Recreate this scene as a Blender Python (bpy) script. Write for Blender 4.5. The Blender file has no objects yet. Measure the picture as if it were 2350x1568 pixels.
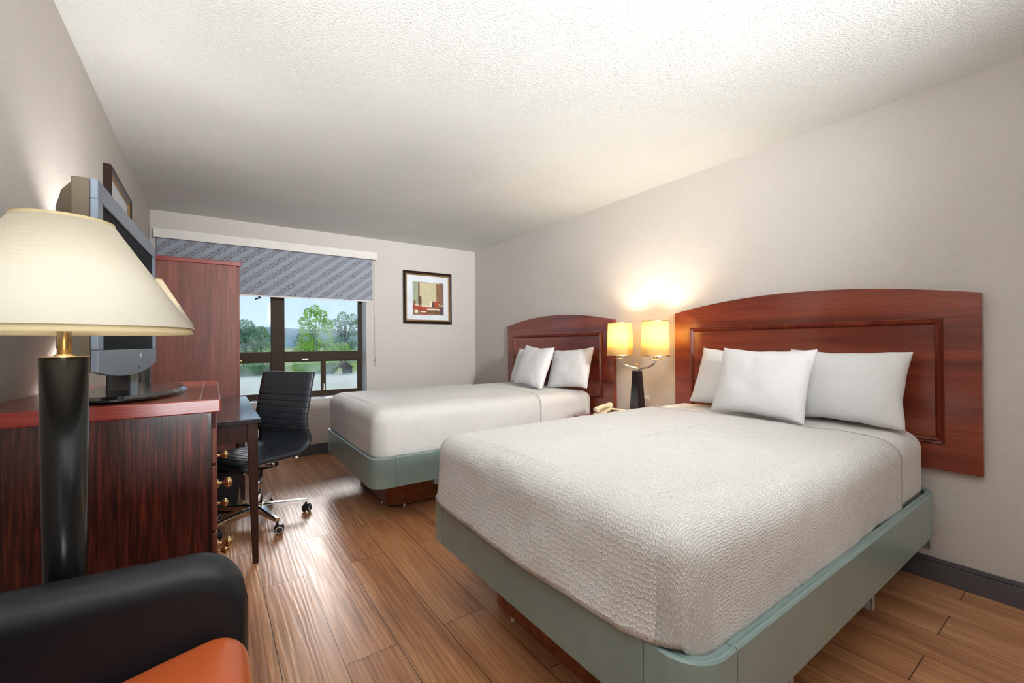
import bpy, bmesh, math, random
from mathutils import Vector, Matrix, noise
S = bpy.context.scene
COL = S.collection
PI = math.pi
random.seed(7)

# ------------------------------------------------------------------ camera
H = 2.44                      # ceiling height
XR, XL, YB, YF = 2.933, -0.465, 5.078, -1.75
YAW, PITCH, ROLL, CAMZ = 0.608694, 0.005001, -0.008029, 1.18979
cam_d = bpy.data.cameras.new('camera'); cam = bpy.data.objects.new('camera', cam_d); COL.objects.link(cam)
cam_d.sensor_width = 36; cam_d.lens = 36 * 986.177 / 2350; cam_d.clip_start = .02; cam_d.clip_end = 2000
_f = Vector((math.sin(YAW), math.cos(YAW), 0)); _r = Vector((math.cos(YAW), -math.sin(YAW), 0)); _u = Vector((0, 0, 1))
f2 = _f * math.cos(PITCH) + _u * math.sin(PITCH); u2 = -_f * math.sin(PITCH) + _u * math.cos(PITCH)
r3 = _r * math.cos(ROLL) + u2 * math.sin(ROLL); u3 = -_r * math.sin(ROLL) + u2 * math.cos(ROLL)
M = Matrix((r3, u3, -f2)).transposed().to_4x4(); M.translation = Vector((0, 0, CAMZ))
cam.matrix_world = M
S.camera = cam

# ------------------------------------------------------------------ world, sun, lights, exposure
W = bpy.data.worlds.new('sky'); S.world = W; W.use_nodes = True
nt = W.node_tree; nt.nodes.clear()
wo = nt.nodes.new('ShaderNodeOutputWorld'); bg = nt.nodes.new('ShaderNodeBackground')
tc = nt.nodes.new('ShaderNodeTexCoord'); sx = nt.nodes.new('ShaderNodeSeparateXYZ'); cr = nt.nodes.new('ShaderNodeValToRGB')
nt.links.new(tc.outputs['Generated'], sx.inputs[0]); nt.links.new(sx.outputs['Z'], cr.inputs[0])
nt.links.new(cr.outputs[0], bg.inputs[0]); nt.links.new(bg.outputs[0], wo.inputs[0])
cr.color_ramp.elements[0].position = 0.0; cr.color_ramp.elements[0].color = (.66, .86, 1, 1)
cr.color_ramp.elements[1].position = .35; cr.color_ramp.elements[1].color = (.36, .62, 1, 1)
bg.inputs[1].default_value = .72

def lamp(name, kind, loc, energy, color=(1, 1, 1), **k):
    d = bpy.data.lights.new(name, kind); d.energy = energy; d.color = color
    for a, v in k.items(): setattr(d, a, v)
    o = bpy.data.objects.new(name, d); COL.objects.link(o); o.location = loc
    return o
def aim(o, d): o.rotation_euler = Vector(d).to_track_quat('-Z', 'Y').to_euler()
sun = lamp('sun', 'SUN', (0, 20, 12), 1.7, (1, .96, .92), angle=math.radians(18)); aim(sun, (-.27, -.95, -.40))
# two fill lights added behind the camera, one bounced off the ceiling
lb = lamp('bounce_fill', 'AREA', (.05, -.80, 1.0), 39, (.94, .98, 1), shape='RECTANGLE', size=.8, size_y=.8, spread=math.radians(112)); aim(lb, (.16, .62, .77))
lc = lamp('forward_fill', 'AREA', (1.285, -1.66, 2.0), 22, (.94, .98, 1), shape='RECTANGLE', size=.24, size_y=.5, spread=math.radians(62)); aim(lc, (.10, .99, .02))
S.view_settings.view_transform = 'Standard'; S.view_settings.look = 'None'; S.view_settings.gamma = 1
S.view_settings.use_curve_mapping = False; S.view_settings.exposure = 0.62

# ------------------------------------------------------------------ materials
def lin(r, g, b):
    f = lambda c: (c / 255 / 12.92) if c / 255 <= .04045 else ((c / 255 + .055) / 1.055) ** 2.4
    return (f(r), f(g), f(b), 1)
class Mat:
    def __init__(s, name, rough=.6, color=(.5, .5, .5, 1), metal=0, spec=.5, coat=0, sheen=0):
        s.m = bpy.data.materials.new(name); s.m.use_nodes = True; s.t = s.m.node_tree
        s.b = s.t.nodes['Principled BSDF']; s.out = s.t.nodes['Material Output']
        s.b.inputs['Base Color'].default_value = color; s.b.inputs['Roughness'].default_value = rough
        s.b.inputs['Metallic'].default_value = metal; s.b.inputs['Specular IOR Level'].default_value = spec
        s.b.inputs['Coat Weight'].default_value = coat; s.b.inputs['Coat Roughness'].default_value = .12
        s.b.inputs['Sheen Weight'].default_value = sheen
    def n(s, typ, **k):
        nd = s.t.nodes.new('ShaderNode' + typ)
        for a, v in k.items():
            if a.startswith('i_'): nd.inputs[a[2:].replace('_', ' ')].default_value = v
            elif a.startswith('x'): nd.inputs[int(a[1:])].default_value = v
            else: setattr(nd, a, v)
        return nd
    def l(s, a, b): s.t.links.new(a, b)
    def obj(s, scale=(1, 1, 1), rot=(0, 0, 0), loc=(0, 0, 0)):
        t = s.n('TexCoord'); mp = s.n('Mapping'); mp.inputs['Scale'].default_value = scale; mp.inputs['Rotation'].default_value = rot
        mp.inputs['Location'].default_value = loc
        s.l(t.outputs['Object'], mp.inputs[0]); return mp.outputs[0]
    def noise(s, vec, scale, detail=4, rough=.5, dist=0):
        nd = s.n('TexNoise'); nd.inputs['Scale'].default_value = scale; nd.inputs['Detail'].default_value = detail
        nd.inputs['Roughness'].default_value = rough; nd.inputs['Distortion'].default_value = dist
        s.l(vec, nd.inputs['Vector']); return nd.outputs['Fac']
    def ramp(s, fac, *stops):
        nd = s.n('ValToRGB'); e = nd.color_ramp.elements
        while len(e) < len(stops): e.new(.5)
        for i, (p, c) in enumerate(stops):
            e[i].position = p; e[i].color = c if hasattr(c, '__len__') else (c, c, c, 1)
        s.l(fac, nd.inputs[0]); return nd.outputs[0]
    def math(s, op, a, b=None, clamp=False):
        nd = s.n('Math', operation=op); nd.use_clamp = clamp
        for i, v in enumerate((a, b)):
            if v is None: continue
            if isinstance(v, (int, float)): nd.inputs[i].default_value = v
            else: s.l(v, nd.inputs[i])
        return nd.outputs[0]
    def mix(s, fac, a, b, mode='MIX'):
        nd = s.n('MixRGB', blend_type=mode)
        for i, v in enumerate((fac, a, b)):
            if isinstance(v, (int, float, tuple)): nd.inputs[i].default_value = v
            else: s.l(v, nd.inputs[i])
        return nd.outputs[0]
    def color(s, c): s.l(c, s.b.inputs['Base Color'])
    def bump(s, h, dist=.002, strength=1):
        b = s.n('Bump'); b.inputs['Distance'].default_value = dist; b.inputs['Strength'].default_value = strength
        s.l(h, b.inputs['Height']); s.l(b.outputs[0], s.b.inputs['Normal']); return b

def plain(name, col, rough=.5, metal=0, spec=.5, coat=0, bump=0, bscale=200, vary=.06):
    m = Mat(name, rough, col, metal, spec, coat)
    v = m.obj(); n = m.noise(v, 9, 3)
    c0 = tuple(x * (1 - vary) for x in col[:3]) + (1,); c1 = tuple(min(1, x * (1 + vary)) for x in col[:3]) + (1,)
    m.color(m.ramp(n, (.3, c0), (.7, c1)))
    if bump: m.bump(m.noise(v, bscale, 3), bump)
    return m.m

def plaster(name, col, scale, dist, vary=.04):
    m = Mat(name, .85, col, 0, .25)
    v = m.obj(); n = m.noise(v, scale, 5, .6)
    big = m.noise(v, 1.3, 2)
    c0 = tuple(x * (1 - vary) for x in col[:3]) + (1,); c1 = tuple(min(1, x * (1 + vary)) for x in col[:3]) + (1,)
    m.color(m.mix(.5, m.ramp(n, (.35, c0), (.65, c1)), m.ramp(big, (.3, c0), (.7, c1))))
    m.bump(n, dist); return m.m

def wood(name, dark, mid, light, axis='Z', rough=.35, coat=.3, fine=1., bump=.0004):
    """long grain running along the given object axis"""
    m = Mat(name, rough, mid, 0, .5, coat)
    sc = {'X': (.8, 14, 14), 'Y': (14, .8, 14), 'Z': (14, 14, .8)}[axis]
    v = m.obj(tuple(a * fine for a in sc))
    n1 = m.noise(v, 1.6, 6, .65, .5)
    sc2 = {'X': (2.5, 120, 120), 'Y': (120, 2.5, 120), 'Z': (120, 120, 2.5)}[axis]
    v2 = m.obj(sc2); n2 = m.noise(v2, 1.5, 4, .6)
    c = m.ramp(n1, (.30, dark), (.50, mid), (.72, light))
    c = m.mix(m.math('MULTIPLY', m.ramp(n2, (.42, 0.), (.62, 1.)), .45), c, dark)
    m.color(c); m.bump(n2, bump); return m.m

MT = {}
MT['wall'] = plaster('wall_paint', lin(206, 199, 193), 110, .0022)
MT['ceiling'] = plaster('popcorn_ceiling', lin(226, 226, 222), 120, .006, .07)
# vinyl plank floor with embossed grain
m = Mat('vinyl_plank_floor', .34, lin(150, 98, 68), 0, .5)
v = m.obj(rot=(0, 0, PI / 2))
br = m.n('TexBrick', offset=.37, offset_frequency=2, squash=1)
br.inputs['Scale'].default_value = 1; br.inputs['Brick Width'].default_value = 1.22; br.inputs['Row Height'].default_value = .2
br.inputs['Mortar Size'].default_value = .0016; br.inputs['Mortar Smooth'].default_value = .1; br.inputs['Bias'].default_value = 0
br.inputs['Color1'].default_value = (0, 0, 0, 1); br.inputs['Color2'].default_value = (1, 1, 1, 1); br.inputs['Mortar'].default_value = (.5, .5, .5, 1)
m.l(v, br.inputs['Vector'])
plank = br.outputs['Color']; groove = br.outputs['Fac']
off = m.n('CombineXYZ'); m.l(m.math('MULTIPLY', plank, 37.), off.inputs[0]); m.l(m.math('MULTIPLY', plank, 11.), off.inputs[1])
vv = m.n('VectorMath', operation='ADD'); m.l(m.obj((7.5, .55, 1)), vv.inputs[0]); m.l(off.outputs[0], vv.inputs[1])
g1 = m.noise(vv.outputs[0], 1.5, 6, .62, .9)
wv = m.n('TexWave', wave_type='BANDS', bands_direction='X', wave_profile='SIN')
wv.inputs['Scale'].default_value = 1.7; wv.inputs['Distortion'].default_value = 14; wv.inputs['Detail'].default_value = 3; wv.inputs['Detail Scale'].default_value = .8
m.l(vv.outputs[0], wv.inputs['Vector'])
fine = m.noise(m.obj((150, 4, 1)), 1.2, 4, .6)
c = m.ramp(g1, (.28, lin(150, 98, 64)), (.5, lin(204, 144, 98)), (.75, lin(228, 176, 130)))
c = m.mix(m.math('MULTIPLY', m.ramp(wv.outputs['Fac'], (.0, 1.), (.35, 0.)), .32), c, lin(92, 54, 36))
c = m.mix(m.math('MULTIPLY', m.ramp(fine, (.4, 1.), (.6, 0.)), .25), c, lin(98, 58, 38))
c = m.mix(m.math('MULTIPLY', plank, .22), c, lin(176, 124, 90))
c = m.mix(groove, c, lin(70, 42, 28))
m.color(c)
hgt = m.math('ADD', m.math('MULTIPLY', wv.outputs['Fac'], .55), m.math('MULTIPLY', fine, .6))
hgt = m.math('SUBTRACT', hgt, m.math('MULTIPLY', groove, 1.2))
m.bump(hgt, .0006)
m.l(m.ramp(g1, (.3, .42), (.7, .30)), m.b.inputs['Roughness'])
MT['floor'] = m.m
MT['base'] = plain('grey_vinyl_baseboard', lin(88, 86, 92), .4)
MT['cherry'] = wood('cherry_headboard_wood', lin(94, 34, 20), lin(132, 54, 34), lin(156, 76, 48), 'Y', .28, .6, .5)
MT['cherry_m'] = wood('cherry_moulding_wood', lin(90, 32, 18), lin(126, 50, 30), lin(150, 70, 44), 'Z', .28, .6, .5)
MT['mahog'] = wood('mahogany_laminate_side', lin(28, 13, 10), lin(78, 33, 23), lin(140, 62, 44), 'Z', .38, .1, 4.5)
MT['armoire'] = wood('reddish_armoire_laminate', lin(88, 46, 36), lin(128, 68, 54), lin(150, 84, 66), 'Z', .48, 0, 1.1)
MT['redtop'] = wood('red_edge_laminate', lin(120, 30, 22), lin(158, 48, 36), lin(176, 66, 48), 'X', .3, .3, .7)
MT['dtop'] = wood('dresser_top_laminate', lin(96, 34, 24), lin(128, 52, 36), lin(150, 70, 50), 'X', .3, .35, .7)
MT['desk_wood'] = wood('dark_desk_wood', lin(30, 14, 12), lin(52, 24, 20), lin(74, 34, 28), 'Z', .35, .3)
MT['plinth'] = wood('walnut_bed_plinth', lin(112, 58, 26), lin(146, 80, 40), lin(172, 102, 56), 'X', .35, .2)
MT['granite'] = (lambda m: (m.color(m.ramp(m.noise(m.obj(), 420, 3, .7), (.55, (.012, .012, .014, 1)), (.72, (.10, .10, .11, 1)))), m.m)[1])(Mat('black_granite_laminate', .16, (.02, .02, .02, 1), 0, .6, .4))
MT['teal'] = plain('teal_grey_painted_steel', lin(142, 164, 161), .32, .05, .5, .2, 0, 200, .05)
MT['teal_in'] = plain('teal_lip_painted_steel', lin(96, 136, 142), .35, .1)
MT['bracket'] = plain('grey_steel_bracket', lin(150, 158, 165), .4, .3)
MT['whiteplastic'] = plain('white_plastic', lin(225, 222, 215), .45)
MT['chrome'] = plain('chrome', (.78, .77, .76, 1), .12, 1, vary=.02)
MT['brushed'] = plain('brushed_nickel', (.62, .60, .57, 1), .28, 1, vary=.03)
MT['brass'] = plain('brass', (.72, .50, .24, 1), .2, 1, vary=.04)
MT['goldneck'] = plain('satin_gold_metal', (.80, .62, .34, 1), .28, 1, vary=.03)
MT['blackgloss'] = plain('black_gloss_paint', (.012, .012, .014, 1), .18, 0, .5, .5)
MT['blackplastic'] = plain('black_plastic', (.018, .018, .02, 1), .4)
MT['blackleather'] = plain('black_leather', (.011, .014, .019, 1), .38, 0, .4, .0, .0003, 260)
MT['chairleather'] = plain('dark_ribbed_leather', (.036, .042, .052, 1), .38, 0, .5, .1, .0003, 260)
MT['orange'] = plain('orange_leather', lin(196, 92, 44), .36, 0, .5, .15, .0003, 240)
MT['lampblack'] = plain('bronze_black_lamp_column', (.008, .008, .008, 1), .22, 0, .28, 0)
MT['linen'] = None
def cloth(name, col, dist=.0006, scale=500, trans=0):
    m = Mat(name, .9, col, 0, .2, 0, .15)
    v = m.obj(); a = m.noise(v, 5, 4, .6); b = m.noise(v, scale, 2)
    m.color(m.ramp(m.noise(v, 3, 2), (.3, tuple(x * .97 for x in col[:3]) + (1,)), (.7, col)))
    h = m.math('ADD', m.math('MULTIPLY', a, 14.), b); m.bump(h, dist)
    return m.m
MT['pillow'] = cloth('white_pillow_cotton', lin(232, 231, 232), .0012)
MT['sheet'] = cloth('white_sheet_cotton', lin(230, 227, 224), .0006)
MT['thread'] = cloth('grey_hem_thread', lin(150, 148, 148), .0005)
# matelasse coverlet: scalloped raised cells
m = Mat('white_matelasse_coverlet', .88, lin(226, 221, 216), 0, .2, 0, .2)
at_ = m.n('Attribute', attribute_name='cloth'); v = at_.outputs['Vector']; dn = m.n('TexNoise'); dn.inputs['Scale'].default_value = 7; m.l(v, dn.inputs['Vector'])
vm = m.n('VectorMath', operation='MULTIPLY_ADD'); m.l(dn.outputs['Color'], vm.inputs[0]); vm.inputs[1].default_value = (.02, .02, .02); m.l(v, vm.inputs[2])
mp = m.n('Mapping'); mp.inputs['Scale'].default_value = (62, 104, 1); m.l(vm.outputs[0], mp.inputs[0])
vo = m.n('TexVoronoi', feature='DISTANCE_TO_EDGE', voronoi_dimensions='2D'); vo.inputs['Scale'].default_value = 1.; vo.inputs['Randomness'].default_value = .62; m.l(mp.outputs[0], vo.inputs['Vector'])
cell = m.ramp(vo.outputs['Distance'], (.0, 1.), (.16, .30), (.45, 0.)); 
m.color(m.mix(cell, lin(224, 221, 218), lin(236, 234, 231)))
m.bump(m.math('ADD', cell, m.math('MULTIPLY', m.noise(v, 30, 2), .5)), .0020)
MT['coverlet'] = m.m
# lamp shades: cloth that lets lamplight through
def shade(name, col, tr=.6):
    m = Mat(name, .8, col); t = m.n('BsdfTranslucent'); t.inputs[0].default_value = col
    v = m.obj(); h = m.noise(m.obj((60, 60, 400)), 1, 3)
    mx = m.n('MixShader'); mx.inputs[0].default_value = tr
    m.bump(h, .0004); m.l(m.b.outputs[0], mx.inputs[1]); m.l(t.outputs[0], mx.inputs[2]); m.l(mx.outputs[0], m.out.inputs[0])
    return m.m
MT['shade_big'] = shade('cream_linen_shade', lin(212, 205, 188), .24)
MT['shade_trim'] = shade('cream_shade_trim', lin(206, 188, 148), .3)
MT['shade_small'] = shade('warm_parchment_shade', lin(250, 228, 165), .42)
# TV, phone
MT['silver'] = plain('silver_tv_plastic', lin(138, 150, 166), .35, .5, .5, 0, .0002, 900)
MT['tvback'] = plain('taupe_tv_back_plastic', lin(104, 92, 74), .4)
MT['screen'] = plain('black_screen_glass', (.002, .002, .003, 1), .4, 0, .02, vary=0)
MT['cream'] = plain('cream_phone_plastic', lin(228, 214, 182), .4)
MT['darkkey'] = plain('dark_phone_keys', lin(92, 70, 44), .5)
MT['red'] = plain('red_phone_label', lin(196, 36, 26), .5)
MT['bronze'] = plain('dark_bronze_window_frame', lin(58, 44, 28), .6, 0, .25)
MT['rubber'] = plain('dark_rubber_gasket', (.01, .01, .01, 1), .6)
MT['white'] = plain('white_paint', lin(226, 220, 214), .5)
MT['sill'] = plain('sill_paint', lin(214, 212, 212), .5)
# glass, a little dusty
m = Mat('dusty_window_glass', .05); tr = m.n('BsdfTransparent'); gl = m.n('BsdfGlossy'); gl.inputs['Roughness'].default_value = .02
df = m.n('BsdfTranslucent'); df.inputs[0].default_value = (.9, .95, 1, 1)
mx = m.n('MixShader'); mx.inputs[0].default_value = .02; m.l(tr.outputs[0], mx.inputs[1]); m.l(gl.outputs[0], mx.inputs[2])
mx2 = m.n('MixShader'); m.l(m.math('MULTIPLY', m.ramp(m.noise(m.obj(), 4, 4), (.4, 0.), (.75, 1.)), .12), mx2.inputs[0])
m.l(mx.outputs[0], mx2.inputs[1]); m.l(df.outputs[0], mx2.inputs[2]); m.l(mx2.outputs[0], m.out.inputs[0])
MT['glass'] = m.m
# roller blind cloth: diagonal bands of little flowers
m = Mat('patterned_blind_cloth', .9, lin(150, 158, 170), 0, .1)
t = m.n('TexCoord'); sp = m.n('SeparateXYZ'); m.l(t.outputs['Object'], sp.inputs[0])
ca, sa = math.cos(math.radians(38)), math.sin(math.radians(38))
A = m.math('ADD', m.math('MULTIPLY', sp.outputs['X'], ca), m.math('MULTIPLY', sp.outputs['Z'], sa))
B = m.math('SUBTRACT', m.math('MULTIPLY', sp.outputs['Z'], ca), m.math('MULTIPLY', sp.outputs['X'], sa))
per, cw = .088, .048
bq = m.math('SUBTRACT', m.math('MULTIPLY', m.math('FRACT', m.math('DIVIDE', B, per)), per), per / 2)
aq = m.math('SUBTRACT', m.math('MULTIPLY', m.math('FRACT', m.math('DIVIDE', A, cw)), cw), cw / 2)
ab, aa = m.math('ABSOLUTE', bq), m.math('ABSOLUTE', aq)
rr = m.math('SQRT', m.math('ADD', m.math('MULTIPLY', bq, bq), m.math('MULTIPLY', aq, aq)))
th = m.math('ARCTAN2', bq, aq)
pet = m.math('GREATER_THAN', m.math('COSINE', m.math('MULTIPLY', th, 8.)), 0.)
ring = m.math('MULTIPLY', m.math('GREATER_THAN', rr, .0090), m.math('LESS_THAN', rr, .0190))
flower = m.math('MULTIPLY', ring, pet)
dot = m.math('LESS_THAN', rr, .0035)
ca_ = m.math('SUBTRACT', cw / 2, aa); cr_ = m.math('SQRT', m.math('ADD', m.math('MULTIPLY', ca_, ca_), m.math('POWER', m.math('SUBTRACT', ab, .014), 2.)))
corner = m.math('LESS_THAN', cr_, .0066)
ro_ = m.math('SQRT', m.math('ADD', m.math('POWER', m.math('SUBTRACT', aa, .008), 2.), m.math('POWER', m.math('SUBTRACT', ab, .0255), 2.)))
pat = m.math('MAXIMUM', m.math('MAXIMUM', m.math('MAXIMUM', flower, dot), corner), m.math('LESS_THAN', ro_, .0035))
band = m.math('LESS_THAN', ab, .029)
wv_ = m.noise(m.obj((1, 1, 1)), 900, 2)
c = m.mix(m.math('MULTIPLY', band, .35), lin(152, 160, 172), lin(164, 160, 166))
c = m.mix(m.math('MULTIPLY', pat, .9), c, lin(66, 54, 64))
c = m.mix(m.math('MULTIPLY', wv_, .2), c, lin(190, 196, 204))
m.color(c)
MT['blind'] = m.m
# outdoors
MT['asphalt'] = plain('pale_asphalt', lin(196, 188, 160), .9, bump=.004, bscale=60, vary=.12)
MT['grass'] = plain('rough_grass', lin(142, 150, 72), .95, bump=.02, bscale=30, vary=.25)
MT['hill'] = plain('hazy_wooded_hill', lin(118, 146, 142), 1, vary=.12)  # distance haze is mixed into the hill's base colour
def leafm(name, col):
    m = Mat(name, .6, col, 0, .3); t = m.n('BsdfTranslucent')
    n = m.noise(m.obj(), 1.7, 3); c0 = tuple(x * .65 for x in col[:3]) + (1,); c1 = tuple(min(1, x * 1.35) for x in col[:3]) + (1,)
    cc = m.ramp(n, (.3, c0), (.7, c1)); m.color(cc); m.l(cc, t.inputs[0])
    mx = m.n('MixShader'); mx.inputs[0].default_value = .5; m.l(m.b.outputs[0], mx.inputs[1]); m.l(t.outputs[0], mx.inputs[2]); m.l(mx.outputs[0], m.out.inputs[0])
    return m.m
MT['leaf_lime'] = leafm('lime_green_leaves', lin(176, 208, 92))
MT['leaf_mid'] = leafm('mid_green_leaves', lin(128, 164, 104))
MT['leaf_dark'] = leafm('dark_green_leaves', lin(84, 122, 70))
MT['leaf_grey'] = leafm('grey_green_leaves', lin(138, 166, 132))
MT['bark'] = plain('tree_bark', lin(92, 84, 72), .9)
MT['metalpole'] = plain('galvanised_pole', lin(160, 160, 160), .5)
MT['shed'] = plain('weathered_grey_wood', lin(110, 108, 100), .8)

# ------------------------------------------------------------------ mesh helpers
def obj(name, bm, mat, parent=None, smooth=False, bevel=0, **props):
    me = bpy.data.meshes.new(name); bmesh.ops.recalc_face_normals(bm, faces=bm.faces[:]); bm.to_mesh(me); bm.free()
    if isinstance(mat, (list, tuple)):
        for x in mat: me.materials.append(x)
    else: me.materials.append(mat)
    if smooth:
        for p in me.polygons: p.use_smooth = True
    o = bpy.data.objects.new(name, me); COL.objects.link(o)
    if parent: o.parent = parent; o.matrix_parent_inverse = parent.matrix_world.inverted()
    if bevel:
        b = o.modifiers.new('bevel', 'BEVEL'); b.width = bevel; b.segments = 2; b.limit_method = 'ANGLE'; b.angle_limit = .7
        for p in me.polygons: p.use_smooth = False
    for k, v in props.items(): o[k] = v
    return o
def thing(name, label, cat, loc=(0, 0, 0), rz=0, group=None):
    o = bpy.data.objects.new(name, None); COL.objects.link(o); o.location = loc; o.rotation_euler = (0, 0, rz)
    o.empty_display_size = .1; o['label'] = label; o['category'] = cat
    if group: o['group'] = group
    o.matrix_world = Matrix.Translation(loc) @ Matrix.Rotation(rz, 4, 'Z')
    return o
def tag(o, label, cat, group=None, kind=None):
    o['label'] = label; o['category'] = cat
    if group: o['group'] = group
    if kind: o['kind'] = kind
    return o
def struct(name, bm, mat, **k):
    o = obj(name, bm, mat, **k); o['kind'] = 'structure'; return o
def new(): return bmesh.new()
def box(bm, x0, x1, y0, y1, z0, z1, mi=0, mat=None):
    vs = [bm.verts.new(v) for v in ((x0, y0, z0), (x1, y0, z0), (x1, y1, z0), (x0, y1, z0), (x0, y0, z1), (x1, y0, z1), (x1, y1, z1), (x0, y1, z1))]
    if mat is not None:
        for q in vs: q.co = mat @ q.co
    for f in ((0, 3, 2, 1), (4, 5, 6, 7), (0, 1, 5, 4), (1, 2, 6, 5), (2, 3, 7, 6), (3, 0, 4, 7)):
        bm.faces.new([vs[i] for i in f]).material_index = mi
    return vs
def B(*a, **k): bm = new(); box(bm, *a, **k); return bm
def lathe(bm, prof, seg=32, c=(0, 0, 0), caps=True, mat=None):
    rings = []
    for r, z in prof:
        ring = []
        for i in range(seg):
            a = 2 * PI * i / seg; p = Vector((c[0] + r * math.cos(a), c[1] + r * math.sin(a), c[2] + z))
            if mat is not None: p = mat @ p
            ring.append(bm.verts.new(p))
        rings.append(ring)
    for a, b in zip(rings, rings[1:]):
        for i in range(seg): bm.faces.new((a[i], a[(i + 1) % seg], b[(i + 1) % seg], b[i]))
    if caps:
        if prof[0][0] > 1e-5: bm.faces.new(rings[0][::-1])
        if prof[-1][0] > 1e-5: bm.faces.new(rings[-1])
    return bm
def tube(bm, pts, r, seg=10, closed=False):
    pts = [Vector(p) for p in pts]; rings = []; n = len(pts); rr = r if hasattr(r, '__len__') else [r] * n
    up = Vector((0, 0, 1)); prev = None
    for i, p in enumerate(pts):
        t = (pts[min(i + 1, n - 1)] - pts[max(i - 1, 0)]).normalized()
        a = up if abs(t.dot(up)) < .95 else Vector((1, 0, 0))
        if prev is None: u = t.cross(a).normalized()
        else: u = (prev - t * prev.dot(t)).normalized()
        prev = u; w = t.cross(u)
        rings.append([bm.verts.new(p + (u * math.cos(2 * PI * k / seg) + w * math.sin(2 * PI * k / seg)) * rr[i]) for k in range(seg)])
    for a, b in zip(rings, rings[1:]):
        for k in range(seg): bm.faces.new((a[k], a[(k + 1) % seg], b[(k + 1) % seg], b[k]))
    bm.faces.new(rings[0][::-1]); bm.faces.new(rings[-1]); return bm
def prism(bm, poly, axis, a, b, mi=0, mat=None):
    """polygon extruded from a to b along axis; poly coords are the other two axes in order"""
    def P(u, v, w):
        p = {'X': (w, u, v), 'Y': (u, w, v), 'Z': (u, v, w)}[axis]; p = Vector(p)
        return mat @ p if mat is not None else p
    A = [bm.verts.new(P(u, v, a)) for u, v in poly]; Bv = [bm.verts.new(P(u, v, b)) for u, v in poly]; n = len(poly)
    bm.faces.new(A[::-1]).material_index = mi; bm.faces.new(Bv).material_index = mi
    for i in range(n): bm.faces.new((A[i], A[(i + 1) % n], Bv[(i + 1) % n], Bv[i])).material_index = mi
    return bm
def rbox(bm, c, s, r, n=5, crown=0, f=None):
    """box with round edges of radius r, top optionally crowned, extra warp f(p)"""
    c = Vector(c); h = Vector(s) / 2
    r = min(r, min(h) * .999)
    def axis(hh):
        L = [-hh + r * (1 - math.cos(PI / 2 * k / n)) * 0 + r * k / n for k in range(n)]
        mid = [(-hh + r) + (2 * hh - 2 * r) * k / 8 for k in range(9)]
        return L + mid + [-x for x in L[::-1]]
    ax = [axis(h[i]) for i in range(3)]; N = [len(a) - 1 for a in ax]; vs = {}
    def V(i, j, k):
        if (i, j, k) in vs: return vs[i, j, k]
        p = Vector((ax[0][i], ax[1][j], ax[2][k])); q = Vector([max(-h[m] + r, min(h[m] - r, p[m])) for m in range(3)])
        d = p - q
        if d.length > 1e-9:
            m_ = max(abs(x) for x in d); p = q + d.normalized() * (r if m_ >= r * .999 else m_)
        if crown and p.z > 0: p.z += crown * max(0, 1 - (p.x / h.x) ** 2) * max(0, 1 - (p.y / h.y) ** 2)
        p = p + c
        if f: p = f(p)
        vs[i, j, k] = bm.verts.new(p); return vs[i, j, k]
    for a in range(3):
        b_, c_ = [(1, 2), (2, 0), (0, 1)][a]
        for e in (0, N[a]):
            for i in range(N[b_]):
                for j in range(N[c_]):
                    q = []
                    for di, dj in ((0, 0), (1, 0), (1, 1), (0, 1)):
                        idx = [0, 0, 0]; idx[a] = e; idx[b_] = i + di; idx[c_] = j + dj; q.append(V(*idx))
                    try: bm.faces.new(q)
                    except ValueError: pass
    return bm
def text_obj(name, s, size, mat, M4, parent, depth=.0006):
    cu = bpy.data.curves.new(name, 'FONT'); cu.body = s; cu.size = size; cu.extrude = depth; cu.align_x = 'CENTER'; cu.align_y = 'CENTER'
    o = bpy.data.objects.new(name, cu); COL.objects.link(o)
    dg = bpy.context.evaluated_depsgraph_get(); me = bpy.data.meshes.new_from_object(o.evaluated_get(dg)); bpy.data.objects.remove(o)
    me.name = name; me.materials.clear(); me.materials.append(mat); me.transform(M4)
    o = bpy.data.objects.new(name, me); COL.objects.link(o)
    if parent: o.parent = parent; o.matrix_parent_inverse = parent.matrix_world.inverted()
    return o

# ------------------------------------------------------------------ room shell
T = .12
struct('floor', B(XL - T, XR + T, YF - T, YB + T, -.1, 0), MT['floor'])
struct('ceiling', B(XL - T, XR + T, YF - T, YB + T, H, H + .1), MT['ceiling'])
struct('wall_left', B(XL - T, XL, YF - T, YB + .3, -.1, H + .1), MT['wall'])
struct('wall_right', B(XR, XR + T, YF - T, YB + .3, -.1, H + .1), MT['wall'])
struct('wall_front', B(XL, XR, YF - T, YF, -.1, H + .1), MT['wall'])
WX0, WX1, WZ0, WZ1 = -.33, 1.477, .612, 2.10
bm = new()
box(bm, XL, WX0, YB, YB + .26, -.1, H + .1); box(bm, WX1, XR, YB, YB + .26, -.1, H + .1)
box(bm, WX0, WX1, YB, YB + .26, -.1, WZ0 - .02); box(bm, WX0, WX1, YB, YB + .26, WZ1, H + .1)
struct('wall_back', bm, MT['wall'])
def baseb(name, x0, x1, y0, y1):
    bm = new(); box(bm, x0, x1, y0, y1, 0, .092)
    d = .004
    box(bm, x0 + (d if x1 == XR else 0), x1 - (d if x0 == XL and x1 < 1 else 0), y0 + (d if y1 == YB and y0 > 4 else 0), y1, .094, .115)
    struct(name, bm, MT['base'], bevel=.002)
baseb('baseboard_right', XR - .014, XR, YF, YB)
baseb('baseboard_back', XL, XR - .014, YB - .014, YB)
baseb('baseboard_left', XL, XL + .014, YF, YB - .014)
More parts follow.
